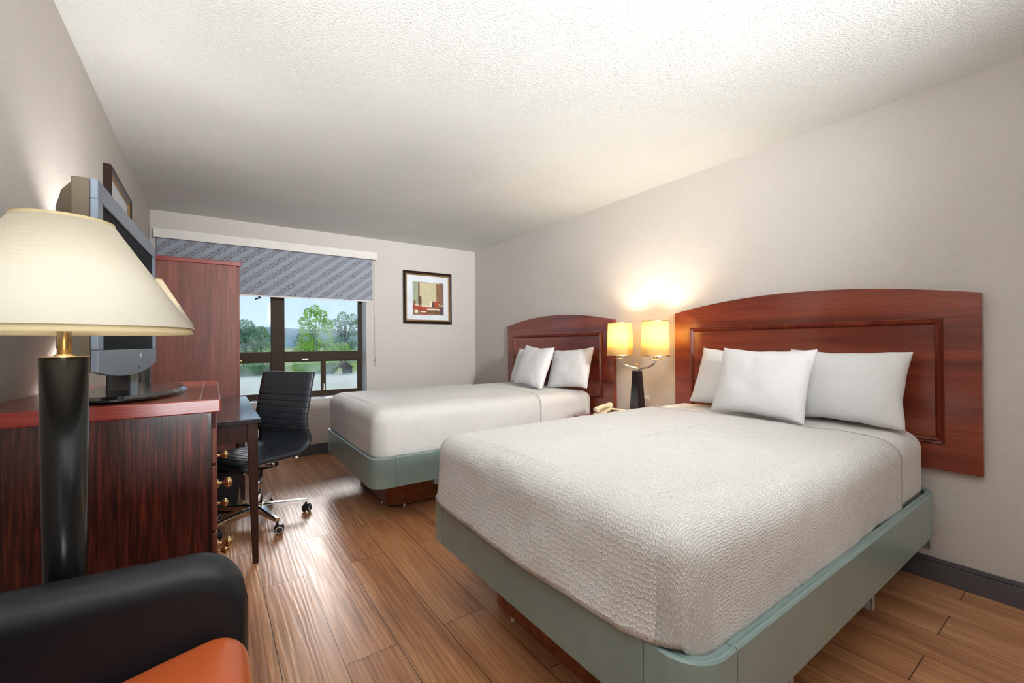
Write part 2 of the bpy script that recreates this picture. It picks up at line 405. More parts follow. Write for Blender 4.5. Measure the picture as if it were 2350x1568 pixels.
# window: sill, frame, panes
struct('trim_2', B(WX1 - .004, WX1, YB - .002, YB + .192, WZ0, WZ1), MT['white'])
struct('trim_1', B(WX0, WX1, YB - .012, YB + .26, WZ0 - .02, WZ0), MT['sill'], bevel=.003)
Y0, Y1 = YB + .192, YB + .245
bm = new()
MX0, MX1 = .517, .646
box(bm, WX0, WX1, Y0, Y1, WZ0, .655); box(bm, WX0, WX1, Y0, Y1, WZ1 - .05, WZ1)
box(bm, WX0, WX0 + .05, Y0, Y1, .655, WZ1 - .05); box(bm, 1.437, WX1, Y0, Y1, .655, WZ1 - .05)
box(bm, MX0, MX1, Y0 - .004, Y1, .655, WZ1 - .05)
box(bm, WX0 + .05, MX0, Y0, Y1, 1.018, 1.122); box(bm, MX1, 1.437, Y0, Y1, 1.018, 1.122)
win = struct('window_1', bm, MT['bronze'], bevel=.002)
bm = new()
# sliding sash frames of the lower lights
for a, b in ((WX0 + .05, MX0), (MX1 - .02, 1.067), (1.025, 1.437)):
    y = Y0 + (.014 if a > 1 else .004)
    box(bm, a, b, y, y + .02, .655, .674); box(bm, a, b, y, y + .02, 1.005, 1.018)
    box(bm, a, a + .014, y, y + .02, .674, 1.005); box(bm, b - .014, b, y, y + .02, .674, 1.005)
box(bm, 1.012, 1.064, Y0 + .002, Y0 + .014, .66, 1.018)
obj('sash_frame', bm, MT['bronze'], win)
bm = new(); box(bm, 1.040, 1.052, Y0 - .008, Y0 + .002, .68, .75); box(bm, 1.036, 1.056, Y0 - .004, Y0 + .002, .675, .695)
obj('sash_latch', bm, MT['brushed'], win)
bm = new(); box(bm, .82, .88, Y0 - .003, Y0, 1.024, 1.034)
obj('maker_plate', bm, MT['goldneck'], win)
bm = new(); box(bm, 1.418, 1.437, Y0 - .006, Y0 + .01, .93, .947); box(bm, 1.418, 1.437, Y0 - .006, Y0 + .01, .76, .777)
obj('sash_stop', bm, MT['rubber'], win)
bm = new(); tube(bm, [(.40, Y0 + .01, 1.715), (.42, Y0 - .01, 1.70), (.37, Y0 - .03, 1.68)], .008, 8)
obj('window_crank', bm, MT['bronze'], win)
for i, (a, b, z0, z1, yy) in enumerate(((WX0 + .05, MX0, 1.122, WZ1 - .05, .03), (MX1, 1.437, 1.122, WZ1 - .05, .03),
        (WX0 + .06, MX0 - .01, .67, 1.01, .014), (MX1 - .01, 1.055, .67, 1.01, .014), (1.035, 1.43, .67, 1.01, .026))):
    obj('pane', B(a, b, Y0 + yy, Y0 + yy + .003, z0, z1), MT['glass'], win)

# ------------------------------------------------------------------ bed
def railring(x0, x1, y0, y1, R, N=10):
    """closed rounded rectangle outline, returns list of (x,y,nx,ny)"""
    o = []
    for cx, cy, a0 in ((x1 - R, y1 - R, 0), (x0 + R, y1 - R, PI / 2), (x0 + R, y0 + R, PI), (x1 - R, y0 + R, 1.5 * PI)):
        for k in range(N + 1):
            a = a0 + PI / 2 * k / N; o.append((cx + R * math.cos(a), cy + R * math.sin(a), math.cos(a), math.sin(a)))
    return o
def profile_sweep(bm, path, prof):
    """path (x,y,nx,ny), prof (outward offset, z) closed"""
    rings = [[bm.verts.new((x + nx * d, y + ny * d, z)) for d, z in prof] for x, y, nx, ny in path]; n = len(prof)
    for a, b in zip(rings, rings[1:]):
        for i in range(n): bm.faces.new((a[i], a[(i + 1) % n], b[(i + 1) % n], b[i]))
    bm.faces.new(rings[0][::-1]); bm.faces.new(rings[-1]); return bm
RAILP0 = [(0, .252), (.0, .444), (-.004, .449), (-.010, .450), (-.018, .446), (-.030, .446), (-.030, .440), (-.012, .440), (-.006, .252)]
def bed_frame(x0, x1, y0, y1, px0, px1, py0, py1, label, lift=0):
    RAILP = [(a, z + lift) for a, z in RAILP0]
    b = thing('bed_frame', label, 'bed', ((x0 + x1) / 2, (y0 + y1) / 2, 0), group='bed frames')
    R = .10
    o = railring(x0, x1, y0, y1, R); n = 11
    g = .003
    def run(i0, i1): return o[i0:i1]
    # corners 0:head far,1:foot far,2:foot near,3:head near
    for k, nm in ((0, 'head'), (1, 'foot'), (2, 'foot'), (3, 'head')):
        seg = o[k * n:(k + 1) * n]
        p = list(seg)
        # straight tail either side of the curve, as on the real corner pieces
        a, z = seg[0], seg[-1]; L = .05
        p = [(a[0] + a[3] * L, a[1] - a[2] * L, a[2], a[3])] + p + [(z[0] - z[3] * L, z[1] + z[2] * L, z[2], z[3])]
        obj('corner_rail', profile_sweep(new(), p, RAILP), MT['teal'], b, smooth=False)
    L = .05 + g
    for nm, (pa, pb, nx, ny) in {'side_rail': ((x1 - R - L, y1), (x0 + R + L, y1), 0, 1), 'foot_rail': ((x0, y1 - R - L), (x0, y0 + R + L), -1, 0)}.items() and \
            [('side_rail', ((x1 - R - L, y1), (x0 + R + L, y1), 0, 1)), ('foot_rail', ((x0, y1 - R - L), (x0, y0 + R + L), -1, 0)), ('side_rail', ((x0 + R + L, y0), (x1 - R - L, y0), 0, -1)), ('head_rail', ((x1, y0 + R + L), (x1, y1 - R - L), 1, 0))]:
        obj(nm, profile_sweep(new(), [(pa[0], pa[1], nx, ny), (pb[0], pb[1], nx, ny)], RAILP), MT['teal'], b)
    # deck under the mattress
    obj('mattress_deck', B(x0 + .03, x1 - .03, y0 + .03, y1 - .03, .40, .425), MT['bracket'], b)
    # plinth with round corners and a seam by each corner
    o2 = railring(px0, px1, py0, py1, .09); PP = [(0, .02), (0, .40), (-.018, .40), (-.018, .02)]
    for k in range(4):
        seg = o2[k * n:(k + 1) * n]; a, z = seg[0], seg[-1]; L2 = .04
        p = [(a[0] + a[3] * L2, a[1] - a[2] * L2, a[2], a[3])] + seg + [(z[0] - z[3] * L2, z[1] + z[2] * L2, z[2], z[3])]
        obj('plinth_corner', profile_sweep(new(), p, PP), MT['plinth'], b)
    q = .09 + .04 + .0015
    for (pa, pb, nx, ny) in (((px1 - q, py1), (px0 + q, py1), 0, 1), ((px0, py1 - q), (px0, py0 + q), -1, 0), ((px0 + q, py0), (px1 - q, py0), 0, -1), ((px1, py0 + q), (px1, py1 - q), 1, 0)):
        obj('plinth_panel', profile_sweep(new(), [(pa[0], pa[1], nx, ny), (pb[0], pb[1], nx, ny)], PP), MT['plinth'], b)
    ft = None
    for fx in (px0 + .12, (px0 + px1) / 2, px1 - .12):
        for fy in (py0 + .012, py1 - .012):
            bm = new(); lathe(bm, [(.009, 0), (.011, .003), (.009, .024)], 12, (fx, fy, 0))
            obj('plinth_foot', bm, MT['whiteplastic'], b)
    for fy in (py0 + .18, py1 - .18):
        bm = new(); lathe(bm, [(.009, 0), (.011, .003), (.009, .024)], 12, (px0 + .010, fy, 0)); obj('plinth_foot', bm, MT['whiteplastic'], b)
    # brackets hanging under the rails
    for bx in (x0 + .44, x0 + 1.10, x1 - .14):
        for yy, s in ((y0 + .006, 1), (y1 - .006, -1)):
            bm = new(); box(bm, bx - .012, bx + .012, yy - .003, yy + .003, .215, .30); box(bm, bx - .012, bx - .008, min(yy, yy + s * .05), max(yy, yy + s * .05), .215, .30)
            obj('rail_bracket', bm, MT['bracket'], b)
    return b
def bedskin(x0, x1, y0, y1, zt, zb, rc, rt, off=0, xa=-9, xb=9, wob=.003, foot=None, seed=0, thick=0, nring=44, side=None):
    """cloth shape over a mattress: rings from the hem up the sides, over a round edge, then in over the top"""
    bm = new(); CL = bm.verts.layers.float_vector.new('cloth')
    x0 -= off; x1 += off; y0 -= off; y1 += off; zt += off
    def outline(d):
        R = max(rc - d, .004); out = []; hx, hy = x1 - d, y1 - d; lx, ly = x0 + d, y0 + d
        segs = []
        for cx, cy, a0 in ((hx - R, hy - R, 0), (lx + R, hy - R, PI / 2), (lx + R, ly + R, PI), (hx - R, ly + R, 1.5 * PI)):
            for k in range(13): a = a0 + PI / 2 * k / 12; segs.append(Vector((cx + R * math.cos(a), cy + R * math.sin(a))))
        # straight parts subdivided
        res = []
        for i in range(4):
            arc = segs[i * 13:(i + 1) * 13]; nxt = segs[((i + 1) * 13) % 52]; res += arc
            m_ = 60 if i in (0, 2) else 40
            res += [arc[-1].lerp(nxt, k / m_) for k in range(1, m_)]
        return res
    prof = []
    for k in range(14): prof.append((0, zb + (zt - rt - zb) * k / 14))
    for k in range(13): a = PI / 2 * k / 12; prof.append((rt * (1 - math.cos(a)), zt - rt + rt * math.sin(a)))
    dmax = (y1 - y0) / 2 - .004
    for k in range(1, 24): prof.append((rt + (dmax - rt) * k / 23, zt))
    rings = []; sv = Vector((seed * 3.1, seed * 1.7, 0))
    mid = Vector(((x0 + x1) / 2, (y0 + y1) / 2))
    for pi_, (d, z) in enumerate(prof):
        ol = outline(d); ring = []
        for p in ol:
            q = Vector((p.x, p.y, z)); t = max(0, min(1, (zt - z) / (zt - zb)))
            outward = Vector((p.x - mid.x, p.y - mid.y, 0)); 
            # nearly square to the nearest side
            if foot and p.x < x0 + .02 + d and t > 0:
                w = max(0, min(1, (p.y - y0) / (y1 - y0))); q.z += foot(w)[0] * t; q.x += foot(w)[1] * t * t
            if side and p.y < y0 + .02 + d and t > 0: q.z += side(p.x) * t
            nz = noise.noise(q * 3.2 + sv) * wob * 2 + noise.noise(q * 11 + sv) * wob
            if pi_ < 27: q += outward.normalized() * nz
            else: q.z += nz
            q.z += .012 * max(0, 1 - ((p.y - mid.y) / ((y1 - y0) / 2)) ** 2) * (1 if pi_ >= 26 else 0) 
            vv_ = bm.verts.new(q); ix, iy = max(x0 + rc, min(x1 - rc, p.x)), max(y0 + rc, min(y1 - rc, p.y)); dv = Vector((p.x - ix, p.y - iy))
            dn_ = dv.normalized() if dv.length > 1e-5 else Vector((0, 0)); drop = max(0, zt - z)
            vv_[CL] = (p.x + dn_.x * drop, p.y + dn_.y * drop, 0); ring.append(vv_)
        rings.append(ring)
    n = len(rings[0])
    for a, b in zip(rings, rings[1:]):
        for i in range(n): bm.faces.new((a[i], a[(i + 1) % n], b[(i + 1) % n], b[i]))
    try: bm.faces.new(rings[-1])
    except ValueError: pass
    for xx, nrm in ((xa, (1, 0, 0)), (xb, (-1, 0, 0))):
        if abs(xx) < 8: bmesh.ops.bisect_plane(bm, geom=bm.verts[:] + bm.edges[:] + bm.faces[:], plane_co=(xx, 0, 0), plane_no=nrm, clear_inner=True)
    return bm
def solid(o, t):
    md = o.modifiers.new('cloth_thickness', 'SOLIDIFY'); md.thickness = t; md.offset = 1
    return o

def headboard(y0, y1, z0, zs, zc, x, label, mo):
    h = thing('headboard', label, 'headboard', (XR, (y0 + y1) / 2, z0), group='arched headboards')
    n = 28; top = []
    for k in range(n + 1):
        t = k / n; top.append((y0 + (y1 - y0) * t, zs + (zc - zs) * (1 - (2 * t - 1) ** 2)))
    a, b, c, d = mo        # moulding outer y0,y1,z0,z1
    f = .032
    # frame: ring between the outline and the moulding, made of stiles and rails
    bm = new(); prism(bm, [(y0, z0), (y1, z0)] + top[::-1], 'X', x, XR - .002)
    obj('board', bm, MT['cherry'], h, bevel=.002)
    bm = new()
    def mould(bm, ya, yb, za, zb, inner, xo):
        """mitred picture moulding"""
        prof = [(0, 0), (0, -.006), (.005, -.016), (.012, -.011), (.018, -.018), (.026, -.008), (f, 0)]
        cs = [((ya, za), (1, 1)), ((yb, za), (-1, 1)), ((yb, zb), (-1, -1)), ((ya, zb), (1, -1))]
        rings = [[bm.verts.new((xo + dx, p[0] + s[0] * w, p[1] + s[1] * w)) for w, dx in prof] for p, s in cs]
        for i in range(4):
            A_, B_ = rings[i], rings[(i + 1) % 4]
            for j in range(len(prof) - 1): bm.faces.new((A_[j], A_[j + 1], B_[j + 1], B_[j]))
    mould(bm, a, b, c, d, 0, x)
    obj('moulding', bm, MT['cherry_m'], h)
    bm = new(); box(bm, x - .003, x + .002, a + f, b - f, c + f, d - f)
    obj('inset_panel', bm, MT['cherry'], h)
    return h
XH = XR - .04
headboard(.385, 1.980, .560, 1.408, 1.488, XH, 'wide arched cherry wood headboard on the wall behind the nearer bed', (.510, 1.848, .688, 1.297))
headboard(2.590, 4.240, .560, 1.395, 1.478, XH, 'arched cherry wood headboard on the wall behind the farther bed, by the window corner', (2.725, 4.105, .688, 1.285))

NB = dict(x0=.86, x1=2.885, y0=.533, y1=1.955)
FB = dict(x0=.835, x1=2.885, y0=2.765, y1=4.14)
bed_frame(NB['x0'], NB['x1'], NB['y0'], NB['y1'], 1.045, 2.62, .80, 1.70, 'teal grey painted bed frame on a brown plinth, the nearer of the two beds', .018)
bed_frame(FB['x0'], FB['x1'], FB['y0'], FB['y1'], 1.035, 2.62, 3.05, 3.87, 'blue grey painted bed frame on a brown plinth, the farther bed by the window')

def mattress(F, zt, label):
    bm = bedskin(F['x0'] + .045, F['x1'] - .02, F['y0'] + .05, F['y1'] - .05, zt, .436, .07, .07, 0, wob=.002)
    # close underside
    es = [e for e in bm.edges if e.is_boundary]; bmesh.ops.holes_fill(bm, edges=es, sides=0)
    return tag(obj('mattress', bm, MT['sheet'], smooth=True), label, 'mattress')
mattress(NB, .742, 'white mattress in fitted sheet, bare only at the head of the nearer bed')
mattress(FB, .745, 'white mattress in fitted sheet under the bedding of the farther bed')
def bedding(F, zt, xcut, xsheet, foot, tagw, seed, lift=0):
    c = bedskin(F['x0'] + .032, F['x1'] - .03, F['y0'] + .046, F['y1'] - .046, zt, .442 + lift, .085, .085, .012, xb=xcut, foot=foot, seed=seed, wob=.005)
    o = obj('coverlet', c, MT['coverlet'], smooth=True); solid(o, .004); tag(o, 'white textured matelasse coverlet tucked over the %s bed' % tagw[0], 'bedspread')
    h_ = bedskin(F['x0'] + .032, F['x1'] - .03, F['y0'] + .046, F['y1'] - .046, zt, .442 + lift, .085, .085, .0168, xa=xcut - .016, xb=xcut - .0125, foot=foot, seed=seed, wob=.005)
    obj('hem_stitching', h_, MT['thread'], o, smooth=True)
    s = bedskin(F['x0'] + .045, F['x1'] - .03, F['y0'] + .05, F['y1'] - .05, zt, .444 + lift, .075, .08, .006, xa=xcut - .06, xb=xsheet, seed=seed + 3, wob=.003)
    o = obj('flat_sheet', s, MT['sheet'], smooth=True); solid(o, .002); tag(o, 'smooth white flat sheet folded across the head end of the %s bed' % tagw[1], 'sheet')
bedding(NB, .742, 2.43, 2.80, lambda w: (-.014 * math.sin(PI * w) + .004 + .02 * max(0, 1 - w * 8), -.036 * min(1, 3.2 * math.sin(PI * w) if w > .12 else .9 * w / .12)), ('nearer', 'nearer'), 1, .018)
bedding(FB, .745, 2.245, 2.84, lambda w: (.006, 0), ('farther', 'farther'), 2)

def pillow(loc, width, height, thick, lean, yaw, roll, label, seed, group=None):
    """soft pillow; x width, z height, y thickness in its own frame, back towards +X when yaw=0"""
    bm = new(); n = 30; sides = {}
    base = Matrix.Translation(loc) @ Matrix.Rotation(yaw, 4, 'Z') @ Matrix.Rotation(lean, 4, 'Y') @ Matrix.Rotation(roll, 4, 'X')
    for s in (1, -1):
        for i in range(n + 1):
            for j in range(n + 1):
                u, w = -1 + 2 * i / n, -1 + 2 * j / n
                edge = i in (0, n) or j in (0, n)
                if s == -1 and edge: sides[s, i, j] = sides[1, i, j]; continue
                th = ((1 - abs(u) ** 3) * (1 - abs(w) ** 3)) ** .55 if not edge else 0
                px = u * width / 2 * (1 - .07 * (1 - w * w) + .02 * noise.noise(Vector((w * 2, seed, 3))))
                pz = w * height / 2 * (1 - .11 * (1 - u * u) + .03 * noise.noise(Vector((u * 2.5, seed, 7))))
                sag = .006 * noise.noise(Vector((u * 2 + seed, w * 2, s)))
                wr = .010 * noise.noise(Vector((u * 5 + seed * 2, w * 5, s * 3))) * (1 - th) 
                p = Vector((s * (thick / 2 * th + sag * th + wr * (0 if edge else 1)), px, pz))
                p.z -= .02 * (1 - w) * .5 * th
                sides[s, i, j] = bm.verts.new(base @ p)
    for s in (1, -1):
        for i in range(n):
            for j in range(n):
                q = [sides[s, i, j], sides[s, i + 1, j], sides[s, i + 1, j + 1], sides[s, i, j + 1]]
                try: bm.faces.new(q if s == 1 else q[::-1])
                except ValueError: pass
    o = obj('pillow', bm, MT['pillow'], smooth=True)
    o.modifiers.new('soften', 'SUBSURF').render_levels = 1
    return tag(o, label, 'pillow', group)
# lean: positive tips the top towards the headboard (+X)
L_ = math.radians
pillow((2.715, .866, .955), .55, .41, .16, L_(21), L_(2), L_(1), 'white pillow nearest the camera, against the right part of the nearer headboard', 1, 'pillows on the nearer bed')
pillow((2.725, 1.430, .957), .56, .40, .15, L_(21), L_(-1), L_(3), 'white pillow half hidden at the left, against the nearer headboard', 2, 'pillows on the nearer bed')
pillow((2.520, 1.185, .962), .53, .41, .17, L_(19), L_(-4), L_(1), 'white pillow in front of the two others on the nearer bed', 3, 'pillows on the nearer bed')
pillow((2.735, 2.985, .958), .52, .40, .14, L_(20), L_(3), L_(-4), 'white pillow nearest the nightstand, against the farther headboard', 4, 'pillows on the farther bed')
pillow((2.735, 3.620, .955), .52, .40, .14, L_(20), L_(-1), L_(0), 'white pillow almost hidden behind the front one on the farther bed', 5, 'pillows on the farther bed')
pillow((2.540, 3.290, .972), .52, .42, .14, L_(20), L_(-5), L_(3), 'white pillow in front on the farther bed, leaning on the two others', 6, 'pillows on the farther bed')

# ------------------------------------------------------------------ nightstand, twin lamp, phone, outlet
NZ = .615
nx0, nx1, ny0, ny1 = 2.36, 2.90, 2.02, 2.53
ns = thing('nightstand', 'low cherry wood nightstand between the two beds', 'nightstand', ((nx0 + nx1) / 2, (ny0 + ny1) / 2, 0))
obj('body', B(nx0 + .02, nx1, ny0 + .015, ny1 - .015, .06, NZ - .03), MT['cherry_m'], ns)
obj('top', B(nx0, nx1, ny0, ny1, NZ - .03, NZ), MT['redtop'], ns, bevel=.003)
obj('plinth', B(nx0 + .05, nx1, ny0 + .03, ny1 - .03, 0, .06), MT['desk_wood'], ns)
for z0, z1 in ((.34, .57), (.09, .325)):
    d = obj('drawer', B(nx0 + .004, nx0 + .02, ny0 + .03, ny1 - .03, z0, z1), MT['cherry'], ns, bevel=.002)
    bm = new(); lathe(bm, [(.005, 0), (.005, .012), (.014, .018), (.012, .026), (0, .028)], 16, mat=Matrix.Translation((nx0 + .004, (ny0 + ny1) / 2, (z0 + z1) / 2)) @ Matrix.Rotation(-PI / 2, 4, 'Y'))
    obj('knob', bm, MT['brass'], d, smooth=True)

tl = thing('twin_table_lamp', 'table lamp with two lit yellow shades on curved arms above a black post', 'lamp', (2.70, 2.18, NZ))
X_, Yl = 2.70, 2.18
def frustum(bm, cx, cy, z0, z1, a, b):
    v0 = [bm.verts.new((cx + sx * a, cy + sy * a, z0)) for sx, sy in ((-1, -1), (1, -1), (1, 1), (-1, 1))]
    v1 = [bm.verts.new((cx + sx * b, cy + sy * b, z1)) for sx, sy in ((-1, -1), (1, -1), (1, 1), (-1, 1))]
    bm.faces.new(v0[::-1]); bm.faces.new(v1)
    for i in range(4): bm.faces.new((v0[i], v0[(i + 1) % 4], v1[(i + 1) % 4], v1[i]))
    return bm
bm = new(); frustum(bm, X_, Yl, NZ, .972, .045, .027); obj('post', bm, MT['blackgloss'], tl, bevel=.002)
bm = new(); box(bm, X_ - .016, X_ + .016, Yl - .016, Yl + .016, .972, .984); obj('collar', bm, MT['brushed'], tl)
AR = .168
pts = []
for k in range(33):
    a = PI + PI * k / 32; pts.append((X_, Yl + AR * math.cos(a), 1.062 + .070 * math.sin(a)))
bm = new(); tube(bm, pts, .0095, 12); obj('arm', bm, MT['chrome'], tl, smooth=True)
bm = new(); lathe(bm, [(0, 0), (.004, 0), (.004, .004), (.010, .010), (.0125, .018), (.010, .026), (0, .030)], 16, (X_, Yl, 1.000)); obj('finial', bm, MT['brass'], tl, smooth=True)
for s in (-1, 1):
    cy = Yl + s * AR
    bm = new(); lathe(bm, [(.0, 0), (.046, .001), (.048, .004), (.0, .005)], 28, (X_, cy, 1.060)); obj('drip_disc', bm, MT['chrome'], tl, smooth=True)
    bm = new(); lathe(bm, [(.016, 0), (.016, .05), (.012, .055), (.012, .10)], 20, (X_, cy, 1.065)); obj('socket', bm, MT['goldneck'], tl, smooth=True)
    bm = new(); lathe(bm, [(.1025, 0), (.0925, .262)], 48, (X_, cy, 1.088), caps=False)
    sh = obj('lamp_shade', bm, MT['shade_small'], tl, smooth=True); solid(sh, .0015)
    for r, z in ((.1035, 1.088), (.0935, 1.344)):
        bm = new(); lathe(bm, [(r, 0), (r + .0012, 0), (r, .008), (r - .002, .008), (r, 0)], 48, (X_, cy, z), caps=False); obj('shade_rim', bm, MT['goldneck'], sh)
    bm = new(); lathe(bm, [(.012, 0), (.016, .02), (.027, .05), (.024, .075), (0, .09)], 20, (X_, cy, 1.165))
    mb = Mat('lit_bulb', .5, (1, .9, .7, 1)); mb.b.inputs['Emission Color'].default_value = (1, .82, .5, 1); mb.b.inputs['Emission Strength'].default_value = 6
    obj('bulb', bm, mb.m, tl, smooth=True)
    lamp('twin_lamp_light', 'POINT', (X_, cy, 1.262), 9, (1, .90, .74), shadow_soft_size=.03)
bm = new(); tube(bm, [(X_ + .045, Yl + .02, NZ + .01), (X_ + .10, Yl, NZ + .006), (2.90, Yl - .02, NZ + .03), (XR - .02, Yl - .03, .70)], .003, 6)
obj('power_cord', bm, MT['whiteplastic'], tl)

# phone
ph = thing('telephone', 'cream desk telephone with red label on the nightstand', 'telephone', (2.515, 2.300, NZ), math.radians(-82))
def pl(bm): 
    bm.transform(ph.matrix_world); return bm
bm = new(); prism(bm, [(-.11, .0), (.11, .0), (.11, .050), (.07, .062), (-.09, .022), (-.11, .014)], 'X', -.085, .10); bm.transform(Matrix.Identity(4)); obj('body', pl(bm), MT['cream'], ph, bevel=.004)
bm = new()
tilt = Matrix.Translation((.035, -.01, .043)) @ Matrix.Rotation(math.atan2(.04, .16), 4, 'X')
for i in range(4):
    for j in range(3): box(bm, -.032 + j * .024, -.014 + j * .024, -.050 + i * .024, -.036 + i * .024, -.003, .007, mat=tilt)
for i in range(4): box(bm, .042, .054, -.050 + i * .024, -.040 + i * .024, -.003, .006, mat=tilt)
obj('keypad', pl(bm), MT['darkkey'], ph)
bm = new(); box(bm, -.075, -.02, -.106, -.080, .016, .026); obj('message_light', pl(bm), MT['red'], ph)
bm = new(); hp = []
for k in range(17):
    t = k / 16; hp.append((-.055, -.10 + .20 * t, .056 + .014 * math.sin(PI * t) + .02 * t))
tube(bm, hp, [.024 if k < 3 or k > 13 else .016 for k in range(17)], 14); obj('handset', pl(bm), MT['cream'], ph, smooth=True)
bm = new(); cp = [(-.055 - .012 * math.cos(k * .9), -.11 - .002 * k * .3, .03 + .010 * math.sin(k * .9) - .0004 * k) for k in range(50)]
tube(bm, cp, .002, 6); obj('coiled_cord', pl(bm), MT['cream'], ph)

wo_ = thing('wall_outlet', 'white wall outlet plate with plug on the wall behind the twin lamp', 'outlet', (XR, 2.36, .70))
obj('plate', B(XR - .006, XR, 2.245, 2.43, .655, .745), MT['whiteplastic'], wo_, bevel=.002)
for yy in (2.285, 2.39):
    bm = new(); box(bm, XR - .008, XR - .0055, yy - .012, yy + .012, .675, .697); box(bm, XR - .008, XR - .0055, yy - .012, yy + .012, .705, .727); obj('socket', bm, MT['cream'], wo_)
pg = tag(obj('charger_plug', B(XR - .040, XR - .0081, 2.262, 2.308, .668, .735), MT['whiteplastic'], bevel=.004), 'white square plug in the outlet behind the twin lamp', 'plug')

# ------------------------------------------------------------------ blind and pictures
bl = thing('roller_blind', 'patterned grey blue roller blind half lowered under a white valance', 'blind', (.55, YB, 2.18))
obj('valance', B(-.432, 1.583, YB - .08, YB - .066, 2.178, 2.263), MT['white'], bl, bevel=.002)
bm = new(); box(bm, -.432, 1.583, YB - .066, YB, 2.255, 2.263); box(bm, -.432, -.424, YB - .066, YB, 2.185, 2.255); box(bm, 1.575, 1.583, YB - .066, YB, 2.185, 2.255); obj('headrail', bm, MT['white'], bl)
bm = new(); tube(bm, [(-.42, YB - .034, 2.215), (1.57, YB - .034, 2.215)], .020, 16); obj('roller_tube', bm, MT['blind'], bl, smooth=True)
obj('blind_cloth', B(-.415, 1.536, YB - .0335, YB - .0325, 1.700, 2.215), MT['blind'], bl)
obj('bottom_bar', B(-.415, 1.536, YB - .038, YB - .029, 1.690, 1.702), MT['white'], bl)
bm = new()
for xx in (1.562, 1.569): tube(bm, [(xx, YB - .034, 2.2), (xx, YB - .03, 1.6), (1.5655, YB - .03, 1.06 if xx < 1.565 else 1.02)], .0014, 6)
for k in range(0, 60): lathe(bm, [(0, -.002), (.0024, 0), (0, .002)], 6, (1.562, YB - .032, 2.18 - k * .0186))
obj('pull_chain', bm, MT['whiteplastic'], bl)
bm = new(); tube(bm, [(1.5655, YB - .030, 1.05), (1.5655, YB - .030, .965)], .003, 8); tube(bm, [(1.545, YB - .030, 1.012), (1.588, YB - .030, 1.012)], .0025, 8)
tube(bm, [(1.566, YB - .03, .96), (1.572, YB - .03, .945), (1.562, YB - .03, .94)], .0022, 8)
obj('chain_hook', bm, MT['brushed'], bl)

def artwork_mat(name, cols):
    m = Mat(name, .7); return m
def pframe(bm, u0, u1, z0, z1, prof, P):
    cs = [((u0, z0), (1, 1)), ((u1, z0), (-1, 1)), ((u1, z1), (-1, -1)), ((u0, z1), (1, -1))]
    rings = [[bm.verts.new(P(p[0] + s[0] * w, p[1] + s[1] * w, d)) for w, d in prof] for p, s in cs]
    for i in range(4):
        a, b = rings[i], rings[(i + 1) % 4]
        for j in range(len(prof) - 1): bm.faces.new((a[j], a[j + 1], b[j + 1], b[j]))
def painted(name, col, col2):
    m = Mat(name, .8, col, 0, .1); v = m.obj((1, 1, 1.6)); n = m.noise(v, 26, 5, .7, 1.2)
    m.color(m.ramp(n, (.35, col), (.65, col2))); return m.m
PC = [painted('paint_sand', lin(196, 186, 150), lin(214, 204, 170)), painted('paint_sage', lin(150, 158, 136), lin(176, 182, 158)),
      painted('paint_umber', lin(98, 78, 60), lin(134, 108, 84)), painted('paint_mauve', lin(128, 96, 86), lin(150, 118, 106)),
      painted('paint_rust', lin(156, 66, 54), lin(190, 96, 78)), painted('paint_brown', lin(124, 92, 66), lin(158, 124, 92)),
      painted('paint_ivory', lin(226, 214, 196), lin(238, 230, 214)), painted('paint_plum', lin(86, 70, 76), lin(110, 92, 92))]
MT['frame_dark'] = plain('dark_bronze_frame', lin(52, 36, 28), .3, .3)
MT['frame_gold'] = plain('aged_gold_frame', lin(176, 142, 98), .35, .5)
MT['mat_board'] = plain('white_mat_board', lin(222, 226, 232), .8)
